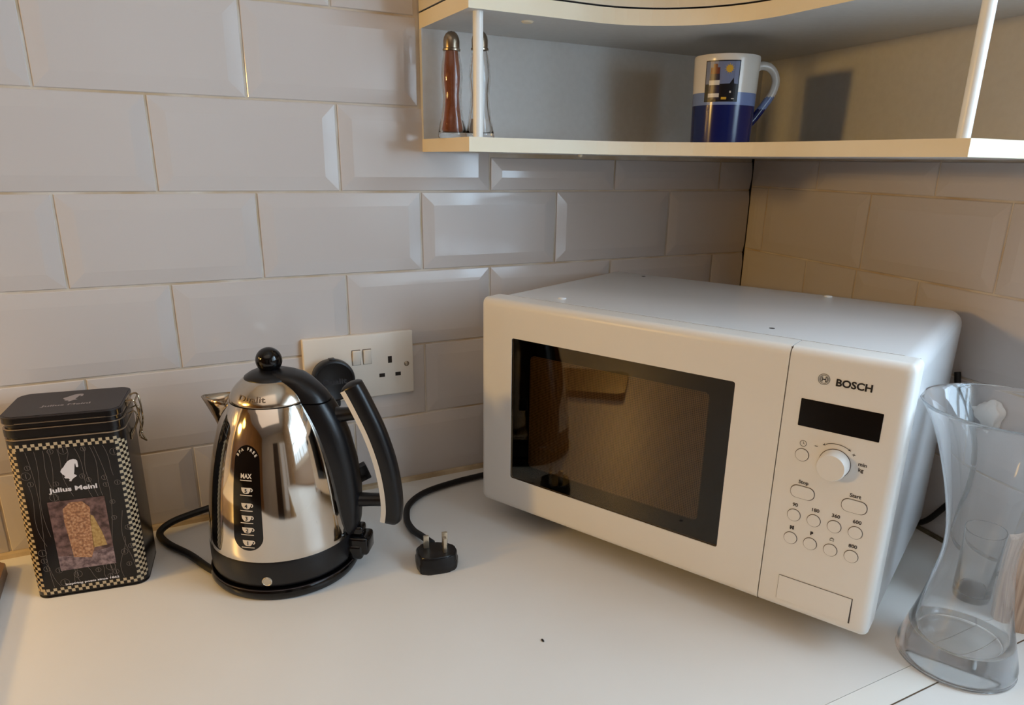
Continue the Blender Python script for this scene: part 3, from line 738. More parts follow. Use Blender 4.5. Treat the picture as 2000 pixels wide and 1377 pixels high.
for row, z in ((0, 0.0042), (1, 0.0042 + c)):
    for k in range(-NH, NH):
        if (k + row) % 2 == 0: tq_(bm, k * c, (k + 1) * c, z, z + c)
nz = int((0.1655 - 0.0107) / c)
for cidx in range(-2, 2):
    for k in range(nz + 2):
        if (k + cidx) % 2 == 0:
            z = 0.0075 + k * c
            for sg in (1, -1):
                u0, u1 = UE + cidx * c, UE + (cidx + 1) * c
                tq_(bm, sg * u0, sg * u1, z, z + c)
link('checked_border', bm, TINC, tb)
FM = T((0, -TD / 2, 0)) @ RX(PI / 2)                       # front plane: x right, y up
bm = bmesh.new(); LZ = 0.0003
rnd = random.Random(3)
def wav(u0, z0, z1, drift, amp, ph, n=26):
    return [(u0 + drift * t + amp * math.sin(ph + t * 5.2), z0 + (z1 - z0) * t) for t in [k / n for k in range(n + 1)]]
IMG = (-0.0255, 0.0255, 0.0300, 0.1085)
for u0, z0, z1, dr, am, ph in ((-0.036, 0.164, 0.012, 0.004, 0.0030, 0.3), (-0.030, 0.164, 0.070, 0.002, 0.0026, 1.0), (-0.022, 0.164, 0.108, 0.006, 0.0020, 2.0), (-0.016, 0.164, 0.108, -0.001, 0.0015, 0.0), (-0.010, 0.164, 0.112, 0.008, 0.002, 1.4), (0.0, 0.164, 0.150, 0.000, 0.001, 0.0), (0.006, 0.164, 0.109, 0.010, 0.0020, 0.5),
                              (0.014, 0.164, 0.109, 0.004, 0.0024, 2.2), (0.020, 0.164, 0.109, 0.006, 0.0020, 0.2), (0.024, 0.164, 0.012, 0.006, 0.0055, 0.0), (0.032, 0.164, 0.130, 0.006, 0.001, 0.0), (0.038, 0.090, 0.022, 0.002, 0.0030, 2.6), (0.035, 0.060, 0.012, -0.004, 0.0030, 1.0),
                              (-0.041, 0.130, 0.060, 0.008, 0.003, 1.0), (-0.038, 0.040, 0.012, 0.010, 0.001, 1.0), (-0.014, 0.030, 0.012, 0.000, 0.001, 1.0), (-0.012, 0.030, 0.012, 0.002, 0.001, 2.0), (-0.002, 0.030, 0.012, 0.010, 0.001, 1.0), (0.012, 0.030, 0.012, 0.003, 0.001, 1.0), (0.019, 0.030, 0.012, 0.003, 0.001, 0.4)):
    line2(bm, wav(u0, z0, z1, dr, am, ph), 0.00030, LZ, FM)
for u, z, r in ((-0.036, 0.1475, .0025), (-0.0385, 0.139, .0042), (-0.036, 0.130, .0027), (-0.0145, 0.1275, .0026), (-0.0185, 0.1130, .0040), (-0.014, 0.1625, .0028), (-0.003, 0.1625, .0042), (0.0145, 0.1620, .0025), (0.0095, 0.1330, .0026), (0.0145, 0.1285, .0024), (0.0285, 0.1290, .0026), (0.0290, 0.1210, .0026), (0.0395, 0.1220, .0028), (0.0320, 0.1010, .0025), (0.0310, 0.0830, .0025),
                (-0.0385, 0.0530, .0038), (-0.0385, 0.0440, .0028), (-0.0375, 0.0345, .0030), (-0.0270, 0.0310, .0032), (-0.0110, 0.0235, .0040), (-0.0240, 0.0160, .0042), (0.0080, 0.0250, .0026), (0.0200, 0.0270, .0046), (0.0350, 0.0420, .0034), (0.0375, 0.0270, .0026), (0.0180, 0.0160, .0026), (0.0240, 0.0200, .0028), (0.042, 0.048, .0028), (0.042, 0.0700, .0028), (0.041, 0.1560, .0038)):
    ringflat(bm, u, z, r - 0.0003, r, n=18, z=LZ, mtx=FM); line2(bm, [(u + .0001, z - r * .62), (u - .0001, z + r * .62)], 0.0005, LZ, FM)
link('wavy_line_print', bm, TING, tb)
# fez-head emblem and lettering
def px_t(px, py):                    # emblem traced in its own units
    return ((px - 420) * 0.000150, (py - 545) * -0.000172)
emb = [(365, 548), (372, 534), (388, 520), (404, 500), (418, 486), (434, 479), (452, 476), (466, 480), (474, 490), (474, 526), (467, 530), (460, 526), (460, 504), (455, 510), (450, 534), (445, 556), (441, 570), (456, 580), (450, 588), (436, 594), (424, 604), (418, 614), (405, 611), (411, 602), (404, 594), (386, 592), (382, 584), (389, 578), (376, 566)]
emb = [px_t(*p) for p in emb]
bm = bmesh.new(); flat(bm, emb, LZ + 0.0001, FM @ T((-0.0005, 0.1405, 0))); bmesh.ops.triangulate(bm, faces=bm.faces); 
link('emblem', bm, TINW, tb)
bm = bmesh.new(); text(bm, 'Julius Meinl', 0.0048, FM @ T((0.0, 0.1185, 0)), bold=0.00022, width=0.0430, z=LZ + 0.0001); link('brand_lettering', bm, TINW, tb)
bm = bmesh.new(); text(bm, 'Inspiring poets since 1862', 0.0022, FM @ T((0.0010, 0.0125, 0)), bold=0.0001, width=0.0500, z=LZ + 0.0001)
link('slogan_lettering', bm, TINW, tb)
LM = T((0, 0, 0.2007))
bm = bmesh.new(); flat(bm, emb, 0.0, LM @ T((0.001, 0.012, 0)) @ Matrix.Scale(1.05, 4)); bmesh.ops.triangulate(bm, faces=bm.faces)
LPG = mat('lid_print_grey', (150, 142, 144), 0.4); link('emblem', bm, LPG, lidm)
bm = bmesh.new(); text(bm, 'Julius Meinl', 0.0052, LM @ T((0, -0.0130, 0)), bold=0.00018, width=0.0440); link('brand_lettering', bm, LPG, lidm)
# picture panel: mottled mauve ground with plain golden patches (generic stand-in)
def mottle(name, c1, c2, sc_, c3=None):
    m = bpy.data.materials.new(name); m.use_nodes = True; nt = m.node_tree; b = nt.nodes['Principled BSDF']; b.inputs['Roughness'].default_value = 0.35
    tc = nt.nodes.new('ShaderNodeTexCoord'); n = nt.nodes.new('ShaderNodeTexNoise'); n.inputs['Scale'].default_value = sc_; n.inputs['Detail'].default_value = 6
    r = nt.nodes.new('ShaderNodeValToRGB'); r.color_ramp.elements[0].position = 0.36; r.color_ramp.elements[0].color = (*lin(c1), 1); r.color_ramp.elements[1].position = 0.66; r.color_ramp.elements[1].color = (*lin(c2), 1)
    if c3: e = r.color_ramp.elements.new(0.5); e.color = (*lin(c3), 1)
    nt.links.new(tc.outputs['Object'], n.inputs['Vector']); nt.links.new(n.outputs['Fac'], r.inputs[0]); nt.links.new(r.outputs[0], b.inputs['Base Color']); return m
pm_ = [mottle('picture_ground', (62, 42, 40), (120, 92, 88), 180), mottle('picture_gold', (128, 88, 64), (190, 152, 118), 420, (164, 116, 82)), mottle('picture_yellow_gold', (150, 116, 62), (190, 160, 104), 300), mottle('picture_lower', (84, 66, 70), (150, 128, 128), 260)]
bm = bmesh.new(); x0, x1, z0, z1 = IMG
flat(bm, [(x0, z0), (x1, z0), (x1, z1), (x0, z1)], LZ + 0.0001, FM, 0)
flat(bm, [(x0, z0), (x1, z0), (x1, 0.050), (x0 + 0.018, 0.045), (x0, 0.047)], LZ + 0.00015, FM, 3)
flat(bm, [(-0.0115, 0.0440), (0.0045, 0.0410), (0.0085, 0.0520), (0.0090, 0.075), (0.0110, 0.098), (0.0050, 0.1055), (-0.0060, 0.1060), (-0.0130, 0.0995), (-0.0140, 0.085), (-0.0125, 0.065)], LZ + 0.0002, FM, 1)
flat(bm, [(0.0075, 0.0520), (0.0205, 0.0530), (0.0180, 0.068), (0.0125, 0.088), (0.0095, 0.090)], LZ + 0.0002, FM, 2)
link('picture_panel', bm, pm_, tb)
# wire clasp on the right side
bm = bmesh.new(); xs = TW / 2
tube(bm, [(xs + .001, -0.012, 0.199), (xs + .008, -0.012, 0.200), (xs + .0105, -0.010, 0.190), (xs + .011, -0.008, 0.172), (xs + .0085, -0.006, 0.158), (xs + .013, 0.0, 0.1500)], 0.0009, 8, 6)
tube(bm, [(xs + .001, 0.012, 0.199), (xs + .008, 0.012, 0.200), (xs + .0105, 0.010, 0.190), (xs + .011, 0.008, 0.172), (xs + .0085, 0.006, 0.158), (xs + .013, 0.0, 0.1500)], 0.0009, 8, 6)
tube(bm, [(xs + .009, -0.012, 0.1985), (xs + .009, 0.012, 0.1985)], 0.0010, 8, 0)
tube(bm, [(xs + .001, -0.009, 0.185), (xs + .007, -0.009, 0.187), (xs + .009, -0.009, 0.180), (xs + .004, -0.007, 0.166), (xs + .0008, -0.007, 0.160)], 0.0008, 8, 6)
tube(bm, [(xs + .001, 0.009, 0.185), (xs + .007, 0.009, 0.187), (xs + .009, 0.009, 0.180), (xs + .004, 0.007, 0.166), (xs + .0008, 0.007, 0.160)], 0.0008, 8, 6)
tube(bm, [(xs + .009, -0.009, 0.1805), (xs + .009, 0.009, 0.1805)], 0.0009, 8, 0)
box(bm, xs + .0002, xs + .0022, -0.010, 0.010, 0.193, 0.2005, 0.0005); box(bm, xs + .0002, xs + .0016, -0.010, 0.010, 0.156, 0.163, 0.0005)
link('wire_clasp', bm, mat('clasp_wire', (150, 134, 110), 0.25, metal=1.0), tin, True)

# ------------------------------------------------------------------ brown board at the left edge
bm = bmesh.new(); prism(bm, rrect(-1.24, -1.0812, -0.30, -0.0330, 0.012), 0.0, 0.014)
bmesh.ops.bevel(bm, geom=[e for e in bm.edges if abs(e.verts[0].co.z - e.verts[1].co.z) < 1e-5 and e.verts[0].co.z > 0.01], offset=0.003, segments=3, affect='EDGES')
o = link('chopping_board', bm, mat('brown_board', (128, 100, 78), 0.35, noise=(25, 0.6, (104, 78, 58))), None, True)
tag(o, 'brown board with rounded corner lying at the left edge beside the coffee tin', 'board')

# ------------------------------------------------------------------ microwave
MW = empty('microwave_oven', (-0.5571, -0.1510, 0), -1.1269); tag(MW, 'white countertop microwave oven set diagonally in the corner', 'microwave')
W, H0, H1, D = 0.462, 0.0288, 0.2901, 0.3039
FD = 0.030                                  # depth of door / panel front
def front_block(x0, x1, name, bevL, bevR, hole=None):
    """front slab with rolled outer edges; flat face at y = 0"""
    bm = bmesh.new()
    z0, z1 = H0, H1
    n = 6; R_ = 0.0085
    def ring(ins, y):
        a = x0 + (ins if bevL else 0); b = x1 - (ins if bevR else 0); c_ = z0 + ins; d_ = z1 - ins
        rr = 0.006
        pts = []
        for cx_, cz_, a0, rounded in ((b - rr, d_ - rr, 0, bevR), (a + rr, d_ - rr, PI / 2, bevL), (a + rr, c_ + rr, PI, bevL), (b - rr, c_ + rr, 1.5 * PI, bevR)):
            for k in range(5):
                an = a0 + PI / 2 * k / 4
                if rounded: pts.append((cx_ + rr * math.cos(an), cz_ + rr * math.sin(an)))
                else: pts.append((cx_ + rr * (1 if cx_ > (a + b) / 2 else -1) , cz_ + rr * (1 if cz_ > (c_ + d_) / 2 else -1)))
        return [bm.verts.new((x, y, z)) for x, z in pts]
    rings = [ring(0.0, FD), ring(0.0, R_)]
    for k in range(1, n + 1):
        a = PI / 2 * k / n; rings.append(ring(R_ * (1 - math.cos(a)), R_ * (1 - math.sin(a))))
    m = len(rings[0])
    for k in range(len(rings) - 1):
        for i in range(m):
            j = (i + 1) % m
            try: bm.faces.new([rings[k][i], rings[k][j], rings[k + 1][j], rings[k + 1][i]])
            except ValueError: pass
    bm.faces.new(rings[0])
    if hole is None: bm.faces.new(rings[-1])
    else:
        hr = [bm.verts.new((x, 0, z)) for x, z in rrect(*hole, 0.0025, 4)]
        hb = [bm.verts.new((x, 0.006, z)) for x, z in rrect(*hole, 0.0025, 4)]
        for i in range(m):
            j = (i + 1) % m; bm.faces.new([rings[-1][i], rings[-1][j], hr[j], hr[i]])
        for i in range(len(hr)):
            j = (i + 1) % len(hr); bm.faces.new([hr[i], hr[j], hb[j], hb[i]])
    bmesh.ops.remove_doubles(bm, verts=bm.verts, dist=1e-5)
    bmesh.ops.dissolve_degenerate(bm, edges=bm.edges, dist=1e-6)
    return link(name, bm, MWWHITE, MW, True, 35)
GX0, GX1, GZ0, GZ1 = 0.0471, 0.3140, 0.0710, 0.2476
door = front_block(0.0, 0.3600, 'door', True, False, (GX0, GX1, GZ0, GZ1))
panel = front_block(0.3610, W, 'control_panel', False, True)
# window glass: dark pane with perforated screen behind
def screen_mat():
    m = bpy.data.materials.new('perforated_screen'); m.use_nodes = True; nt = m.node_tree; b = nt.nodes['Principled BSDF']
    tc = nt.nodes.new('ShaderNodeTexCoord'); mp = nt.nodes.new('ShaderNodeMapping'); mp.inputs['Scale'].default_value = (520, 1, 520)
    v = nt.nodes.new('ShaderNodeTexVoronoi'); v.inputs['Randomness'].default_value = 0.0; v.inputs['Scale'].default_value = 1.0
    r = nt.nodes.new('ShaderNodeValToRGB'); r.color_ramp.elements[0].position = 0.30; r.color_ramp.elements[0].color = (*lin((24, 20, 16)), 1)
    r.color_ramp.elements[1].position = 0.42; r.color_ramp.elements[1].color = (*lin((170, 156, 136)), 1)
    nt.links.new(tc.outputs['Object'], mp.inputs[0]); nt.links.new(mp.outputs[0], v.inputs['Vector']); nt.links.new(v.outputs['Distance'], r.inputs[0]); nt.links.new(r.outputs[0], b.inputs['Base Color'])
    b.inputs['Roughness'].default_value = 0.30; b.inputs['Metallic'].default_value = 0.6
    return m
bm = bmesh.new(); prism(bm, rrect(GX0 - 0.001, GX1 + 0.001, GZ0 - 0.001, GZ1 + 0.001, 0.003, 4), 0, 0.0006, mtx=T((0, 0.0052, 0)) @ RX(PI / 2)); link('window_surround', bm, mat('window_black', (4, 3, 4), 0.6, spec=0.0), door)
bm = bmesh.new(); prism(bm, rrect(0.072, 0.289, 0.0915, 0.2300, 0.005, 4), 0, 0.0006, mtx=T((0, 0.0044, 0)) @ RX(PI / 2)); link('perforated_screen', bm, screen_mat(), door)
def tint():
    m = bpy.data.materials.new('tinted_glass'); m.use_nodes = True; nt = m.node_tree; out = nt.nodes['Material Output']; nt.nodes.remove(nt.nodes['Principled BSDF'])
    tr = nt.nodes.new('ShaderNodeBsdfTransparent'); tr.inputs[0].default_value = (0.66, 0.59, 0.48, 1); gl = nt.nodes.new('ShaderNodeBsdfGlossy'); gl.inputs['Roughness'].default_value = 0.01; gl.inputs[0].default_value = (1, 1, 1, 1)
    fr = nt.nodes.new('ShaderNodeFresnel'); fr.inputs[0].default_value = 1.38; mx = nt.nodes.new('ShaderNodeMixShader')
    nt.links.new(fr.outputs[0], mx.inputs[0]); nt.links.new(tr.outputs[0], mx.inputs[1]); nt.links.new(gl.outputs[0], mx.inputs[2]); nt.links.new(mx.outputs[0], out.inputs[0]); return m
bm = bmesh.new(); prism(bm, rrect(GX0 + 0.0002, GX1 - 0.0002, GZ0 + 0.0002, GZ1 - 0.0002, 0.0023, 4), 0, 0.0012, mtx=T((0, 0.0022, 0)) @ RX(PI / 2)); link('window_glass', bm, tint(), door)
# body shell
bm = bmesh.new()
def shell_ring(y, ins=0.0):
    r = 0.016; x0, x1, z0, z1 = 0.0015 + ins, W - 0.0015 - ins, H0 + 0.001 + ins, H1 - 0.0006 - ins
    pts = []
    for cx_, cz_, a0, rr in ((x1 - r, z1 - r, 0, r), (x0 + r, z1 - r, PI / 2, r), (x0 + .004, z0 + .004, PI, .004), (x1 - .004, z0 + .004, 1.5 * PI, .004)):
        for k in range(7):
            a = a0 + PI / 2 * k / 6; pts.append((cx_ + rr * math.cos(a), cz_ + rr * math.sin(a)))
    return [bm.verts.new((x, y, z)) for x, z in pts]
rings = [shell_ring(FD + 0.0040), shell_ring(D - 0.008), shell_ring(D - 0.003, 0.0015), shell_ring(D, 0.006)]
for k in range(3):
    for i in range(28):
        j = (i + 1) % 28; bm.faces.new([rings[k][i], rings[k][j], rings[k + 1][j], rings[k + 1][i]])
bm.faces.new(rings[0]); bm.faces.new(rings[-1])
shell = link('shell', bm, MWSHELL, MW, True, 40)
bm = bmesh.new(); box(bm, 0.004, W - 0.004, FD - 0.002, FD + 0.006, H0 + 0.003, H1 - 0.0016); link('front_gap', bm, DARKGAP, MW)
bm = bmesh.new(); box(bm, 0.3595, 0.3615, 0.0035, FD - 0.001, H0 + 0.001, H1 - 0.0012); link('door_gap', bm, mat('door_gap', (84, 72, 62), 0.8), MW)
for x, y in ((0.0768, 0.0578), (0.315, 0.290)):
    bm = bmesh.new(); lathe(bm, [(0.0052, 0), (0.0048, 0.0010), (0.0030, 0.0016), (0, 0.0018)], 24, T((x, y, H1 - 0.0007))); link('plug_cap', bm, MWSHELL, shell, True)
for x, y in ((0.0672, 0.2789), (0.3218, 0.064)):
    bm = bmesh.new(); lathe(bm, [(0.0030, 0), (0.0029, 0.0002), (0, 0.0002)], 20, T((x, y, H1 - 0.0007))); link('screw_hole', bm, DARKGAP, shell)
for x in (0.05, W - 0.05):
    for y in (0.07, D - 0.05):
        bm = bmesh.new(); lathe(bm, [(0, 0), (0.012, 0), (0.013, 0.002), (0.015, H0 + 0.002), (0, H0 + 0.002)], 24, T((x, y, 0))); link('foot', bm, BLACKPL, MW, True)
# controls
PM = RX(PI / 2)                               # front plane: x right, y up; +z (local) comes towards the viewer
bm = bmesh.new(); prism(bm, rrect(0.3754, 0.4432, 0.2193, 0.2450, 0.0006, 2), 0.0, 0.0003, mtx=PM); link('display', bm, mat('display_black', (6, 5, 6), 0.25), panel)
bm = bmesh.new()
cxl, czl, rl = 0.3918, 0.2656, 0.0050
ringflat(bm, cxl, czl, rl - 0.0004, rl, n=36, z=0.0003, mtx=PM); ringflat(bm, cxl, czl, rl - 0.0016, rl - 0.0012, n=36, z=0.0003, mtx=PM)
for sx in (-1, 1):
    ringflat(bm, cxl + sx * 0.0001, czl, rl - 0.0026, rl - 0.0021, -0.95 + (PI if sx < 0 else 0), 0.95 + (PI if sx < 0 else 0), 10, 0.0003, PM)
    line2(bm, [(cxl + sx * 0.0013, czl - 0.0022), (cxl + sx * 0.0013, czl + 0.0022)], 0.0005, 0.0003, PM)
line2(bm, [(cxl - 0.0013, czl), (cxl + 0.0013, czl)], 0.0010, 0.0003, PM)
link('brand_emblem', bm, INKB, panel)
bm = bmesh.new(); text(bm, 'BOSCH', 0.0062, PM @ T((0.4166, 0.2618, 0.0003)), bold=0.00030, width=0.0292); link('brand_lettering', bm, INKB, panel)
bm = bmesh.new()
iz = 0.0003
ringflat(bm, 0.3826, 0.2031, 0.0026, 0.0030, n=28, z=iz, mtx=PM); line2(bm, [(0.3826, 0.2048), (0.3826, 0.2031), (0.3838, 0.2027)], 0.0004, iz, PM)
line2(bm, [(0.3926, 0.2034), (0.3952, 0.2034)], 0.0006, iz, PM)
line2(bm, [(0.4243, 0.2031), (0.4269, 0.2031)], 0.0005, iz, PM); line2(bm, [(0.4256, 0.2018), (0.4256, 0.2044)], 0.0005, iz, PM)
ac, ar = (0.4110, 0.1890), 0.0205
aa = [math.radians(d) for d in range(58, 123, 5)]
line2(bm, [(ac[0] + ar * math.cos(a), ac[1] + ar * math.sin(a)) for a in aa], 0.0005, iz, PM)
for an, sg in ((math.radians(58), -1), (math.radians(122), 1)):
    p = Vector((ac[0] + ar * math.cos(an), ac[1] + ar * math.sin(an))); tg = Vector((-math.sin(an), math.cos(an))) * sg; nr = Vector((math.cos(an), math.sin(an)))
    flat(bm, [tuple(p + tg * 0.0012), tuple(p - tg * 0.0012 + nr * 0.0011), tuple(p - tg * 0.0006), tuple(p - tg * 0.0012 - nr * 0.0011)], iz, PM)
link('dial_arrow', bm, INK, panel)
def ptext(name, t, size, x, z, bold=0.00012):
    bm = bmesh.new(); text(bm, t, size, PM @ T((x, z, iz)), bold=bold); link(name, bm, INK, panel)
ptext('unit_lettering', 'min', 0.0034, 0.4338, 0.1945); ptext('unit_lettering', 'kg', 0.0034, 0.4331, 0.1893)
ptext('button_lettering', 'Stop', 0.0034, 0.3879, 0.1642); ptext('button_lettering', 'Start', 0.0034, 0.4325, 0.1642)
BX = (0.3836, 0.4016, 0.4196, 0.4376); BY1, BY2 = 0.1312, 0.1072
for x, t in zip(BX, ('90', '180', '360', '600')): ptext('button_lettering', t, 0.0034, x, 0.1402)
ptext('button_lettering', '800', 0.0034, BX[3], 0.1159)
ptext('button_symbol', 'M', 0.0032, BX[0], 0.1166, 0.0004); ptext('button_symbol', 'P', 0.0030, BX[1], 0.1166, 0.0004)
bm = bmesh.new()
line2(bm, [(BX[2] - 0.0016, 0.1168), (BX[2] + 0.0016, 0.1168), (BX[2] + 0.0016, 0.1188), (BX[2] - 0.0016, 0.1188), (BX[2] - 0.0016, 0.1166)], 0.0005, iz, PM)
ringflat(bm, BX[2], 0.1188, 0.0007, 0.0012, 0, PI, 8, iz, PM)
link('button_symbol', bm, INK, panel)
GAPM = mat('button_gap', (86, 72, 60), 0.8)
def button(poly_fn, name='button'):
    bm = bmesh.new(); prism(bm, poly_fn(0.0005), 0.0, 0.0003, mtx=PM, mi=1); prism(bm, poly_fn(0.0), 0.0002, 0.0009, mtx=PM, mi=0)
    return link(name, bm, [MWWHITE, GAPM], panel, True, 40)
def disc(x, z, r): return lambda e: [(x + (r + e) * math.cos(2 * PI * k / 32), z + (r + e) * math.sin(2 * PI * k / 32)) for k in range(32)]
button(disc(0.3829, 0.1920, 0.0057))
for x in BX: button(disc(x, BY1, 0.0057)); button(disc(x, BY2, 0.0057))
for x in (0.3882, 0.4330): button(lambda e, x=x: rrect(x - 0.0104 - e, x + 0.0104 + e, 0.1557 - 0.0059 - e, 0.1557 + 0.0059 + e, 0.0058, 8))
bm = bmesh.new(); lathe(bm, [(0.0136, 0), (0.0136, 0.0004), (0, 0.0004)], 48, T((0.4112, 0, 0.1912)) @ RX(PI / 2), mi=1)
lathe(bm, [(0.0131, 0.0004), (0.0129, 0.004), (0.0124, 0.0125), (0.0116, 0.0140), (0.0, 0.0142)], 64, T((0.4112, 0, 0.1912)) @ RX(PI / 2)); link('dial_knob', bm, [MWWHITE, GAPM], panel, True, 40)
bm = bmesh.new(); prism(bm, [(0.3784, 0.0398), (0.4460, 0.0398), (0.4454, 0.0656), (0.3784, 0.0656)], 0.0, 0.0003, mtx=PM, mi=1); prism(bm, [(0.3788, 0.0402), (0.4447, 0.0402), (0.4447, 0.0652), (0.3788, 0.0652)], 0.0, 0.0010, mtx=PM, mi=0)
link('door_release_button', bm, [MWWHITE, mat('release_gap', (70, 60, 52), 0.8)], panel, True, 40)
bm = bmesh.new(); pp = T((W - 0.0013, 0.060, 0.058)) @ RZ(PI / 2) @ RX(PI / 2); line2(bm, [(-0.002, 0), (-0.002, 0.006), (0.002, 0.006), (0.002, 0.0015)], 0.0007, 0, pp); link('side_mark', bm, TING, shell)
# power cord: out of the back, round the left side, to the plug lying on the worktop
MWinv = RZ(1.1269) @ T((0.5571, 0.1510, 0))
bm = bmesh.new()
tube(bm, [(-0.300, -0.030, 0.006), (-0.40, -0.030, 0.0055), (-0.500, -0.042, 0.0055), (-0.550, -0.047, 0.0055), (-0.600, -0.060, 0.0055), (-0.632, -0.086, 0.0055), (-0.6475, -0.122, 0.0055), (-0.6505, -0.152, 0.0060), (-0.6470, -0.178, 0.0085), (-0.6435, -0.2020, 0.0110)], 0.0042, 12, 10)
bmesh.ops.transform(bm, matrix=MWinv, verts=bm.verts); link('power_cord', bm, RUBBER, MW, True)
PLW = T((-0.6500, -0.2340, 0)) @ RZ(math.radians(-10))
pl_ = PLW
bm = bmesh.new(); pts = [(-0.0235, -0.004), (-0.0215, -0.015), (-0.012, -0.0195), (0.010, -0.0195), (0.0205, -0.0145), (0.0245, -0.003), (0.0240, 0.008), (0.016, 0.0165), (0.004, 0.0185), (-0.004, 0.0220), (-0.014, 0.0225), (-0.0225, 0.0130)]
secs = [(0.94, 0.0), (1.0, 0.003), (1.0, 0.0105), (0.955, 0.0125), (0.955, 0.0175), (0.90, 0.0200)]
rings = [[bm.verts.new((x * k, y * k, z)) for x, y in pts] for k, z in secs]
for k in range(len(rings) - 1):
    for i in range(len(pts)):
        j = (i + 1) % len(pts); bm.faces.new([rings[k][i], rings[k][j], rings[k + 1][j], rings[k + 1][i]])
bm.faces.new(rings[0]); bm.faces.new(rings[-1])
bmesh.ops.bevel(bm, geom=[e for e in bm.edges if abs(e.verts[0].co.z - e.verts[1].co.z) > 1e-4 or e.verts[0].co.z > 0.019], offset=0.0012, segments=2, affect='EDGES')
bmesh.ops.transform(bm, matrix=MWinv @ PLW, verts=bm.verts); plg = link('mains_plug', bm, BLACKPL, MW, True, 40)
for x, y, hx, hy, h in ((-0.0098, 0.0090, 0.0031, 0.0019, 0.0150), (0.0115, 0.0090, 0.0031, 0.0019, 0.0165), (0.0088, -0.0050, 0.0019, 0.0034, 0.0175)):
    bm = bmesh.new(); box(bm, x - hx, x + hx, y - hy, y + hy, 0.0195, 0.0200 + h, 0.0007, 2, mtx=MWinv @ PLW); link('pin', bm, PIN, plg, True, 40)

# second cord, rising against the window wall behind the vase
bm = bmesh.new()
def wp(s, z, d=0.010): return RD * s - RN * d + Vector((0, 0, z))
tube(bm, [wp(0.36, 0.005, 0.030), wp(0.41, 0.006, 0.024), wp(0.436, 0.016, 0.012), wp(0.456, 0.042, 0.010), wp(0.474, 0.075), wp(0.480, 0.110), wp(0.474, 0.145), wp(0.462, 0.175), wp(0.446, 0.196), wp(0.440, 0.215)], 0.0036, 12, 8)
o = link('appliance_cord', bm, RUBBER, None, True); tag(o, 'black cord rising up the tiles behind the glass vase', 'cord')
bm = bmesh.new(); rn2 = random.Random(5)
bmesh.ops.create_icosphere(bm, subdivisions=4, radius=1)
for v in bm.verts:
    p = v.co.copy(); n_ = 1 + 0.22 * math.sin(p.x * 5 + 1) * math.sin(p.y * 4.3 + 2) + 0.16 * math.sin(p.z * 6.1) * math.cos(p.x * 7)
    v.co = Vector((p.x * 0.017 * n_, p.y * 0.008, p.z * 0.015 * n_ * (1 + 0.5 * p.x)))
bmesh.ops.transform(bm, matrix=T(wp(0.487, 0.178, 0.0110)) @ RZ(math.atan2(RD.y, RD.x)), verts=bm.verts)
o = link('filler_lump', bm, mat('white_filler', (240, 240, 236), 0.6), None, True, 180); tag(o, 'lumpy white blob of filler stuck on the tiles, seen through the vase rim', 'filler')

# ------------------------------------------------------------------ glass vase and tumbler
vase = empty('glass_vase', (-0.2668, -0.5992, 0.0008)); tag(vase, 'tall clear waisted glass vase with thick base at the right edge', 'vase')
op = [(0.0, 0.0004), (0.046, 0.0), (0.0492, 0.002), (0.0500, 0.007), (0.0480, 0.016), (0.0442, 0.030), (0.0400, 0.045), (0.0365, 0.060), (0.0330, 0.080), (0.0300, 0.100), (0.0292, 0.118), (0.0312, 0.138), (0.0360, 0.162), (0.0430, 0.188), (0.0520, 0.215), (0.0620, 0.236), (0.0705, 0.2500)]
ip = [(0.0684, 0.2500), (0.0600, 0.236), (0.0499, 0.215), (0.0409, 0.188), (0.0339, 0.162), (0.0291, 0.138), (0.0271, 0.118), (0.0278, 0.100), (0.0306, 0.080), (0.0338, 0.060), (0.0366, 0.045), (0.0385, 0.033), (0.0370, 0.0255), (0.028, 0.0225), (0.0, 0.0215)]
bm = bmesh.new(); lathe(bm, smooth_prof(op, 4) + [(0.0696, 0.2508)] + smooth_prof(ip, 4), 96); link('bowl', bm, GLASSV, vase, True, 60)
tum = empty('tumbler', (-0.1590, -0.5480, 0)); tag(tum, 'small clear glass tumbler standing directly behind the vase', 'glass')
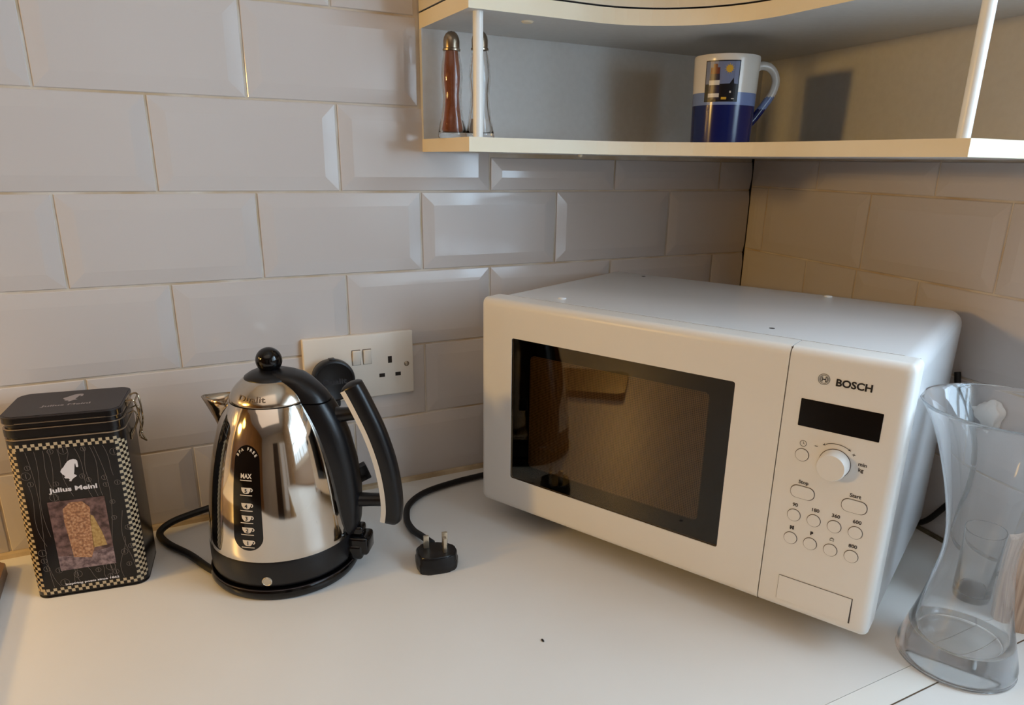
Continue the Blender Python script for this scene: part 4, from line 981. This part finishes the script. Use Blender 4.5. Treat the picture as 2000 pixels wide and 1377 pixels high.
bm = bmesh.new(); lathe(bm, [(0, 0), (0.0190, 0), (0.0205, 0.0015), (0.0215, 0.010), (0.0235, 0.085), (0.0222, 0.085), (0.0202, 0.012), (0.0185, 0.0095), (0, 0.0090)], 56); link('bowl', bm, GLASS, tum, True, 40)
# pale wooden board standing at the right edge
dirx = Vector((0.66, -0.75, 0)).normalized(); diry = Vector((0.75, 0.66, 0)).normalized(); P0 = Vector((-0.1865, -0.590, 0.0))
bm = bmesh.new(); mtx = Matrix(((dirx.x, diry.x, 0, P0.x), (dirx.y, diry.y, 0, P0.y), (0, 0, 1, 0), (0, 0, 0, 1)))
box(bm, 0.0, 0.085, 0.0, 0.014, 0.0, 0.10, 0.0015, 2, mtx=mtx)
WOOD = mat('pale_wood', (206, 176, 152), 0.55)
nt = WOOD.node_tree; b = nt.nodes['Principled BSDF']; tc = nt.nodes.new('ShaderNodeTexCoord'); mp = nt.nodes.new('ShaderNodeMapping'); mp.inputs['Scale'].default_value = (400, 400, 18)
n = nt.nodes.new('ShaderNodeTexNoise'); n.inputs['Scale'].default_value = 1.0; r = nt.nodes.new('ShaderNodeValToRGB'); r.color_ramp.elements[0].color = (*lin((182, 150, 128)), 1); r.color_ramp.elements[1].color = (*lin((222, 196, 172)), 1)
r.color_ramp.elements[0].position = .35; r.color_ramp.elements[1].position = .65
nt.links.new(tc.outputs['Object'], mp.inputs[0]); nt.links.new(mp.outputs[0], n.inputs['Vector']); nt.links.new(n.outputs['Fac'], r.inputs[0]); nt.links.new(r.outputs[0], b.inputs['Base Color'])
o = link('wooden_block', bm, WOOD, None, True, 40); tag(o, 'pinkish beige wood-grained board standing on edge at the right, behind the vase', 'board')

# dark crumb on the worktop
bm = bmesh.new(); bmesh.ops.create_icosphere(bm, subdivisions=2, radius=0.0016)
for v in bm.verts: v.co = Vector((v.co.x * 0.7, v.co.y * 1.6, v.co.z * 0.5 + 0.0008))
bmesh.ops.transform(bm, matrix=T((-0.6065, -0.4055, 0)), verts=bm.verts)
o = link('crumb', bm, DARKGAP, None, True); tag(o, 'tiny dark crumb on the bare worktop in front of the microwave', 'crumb')
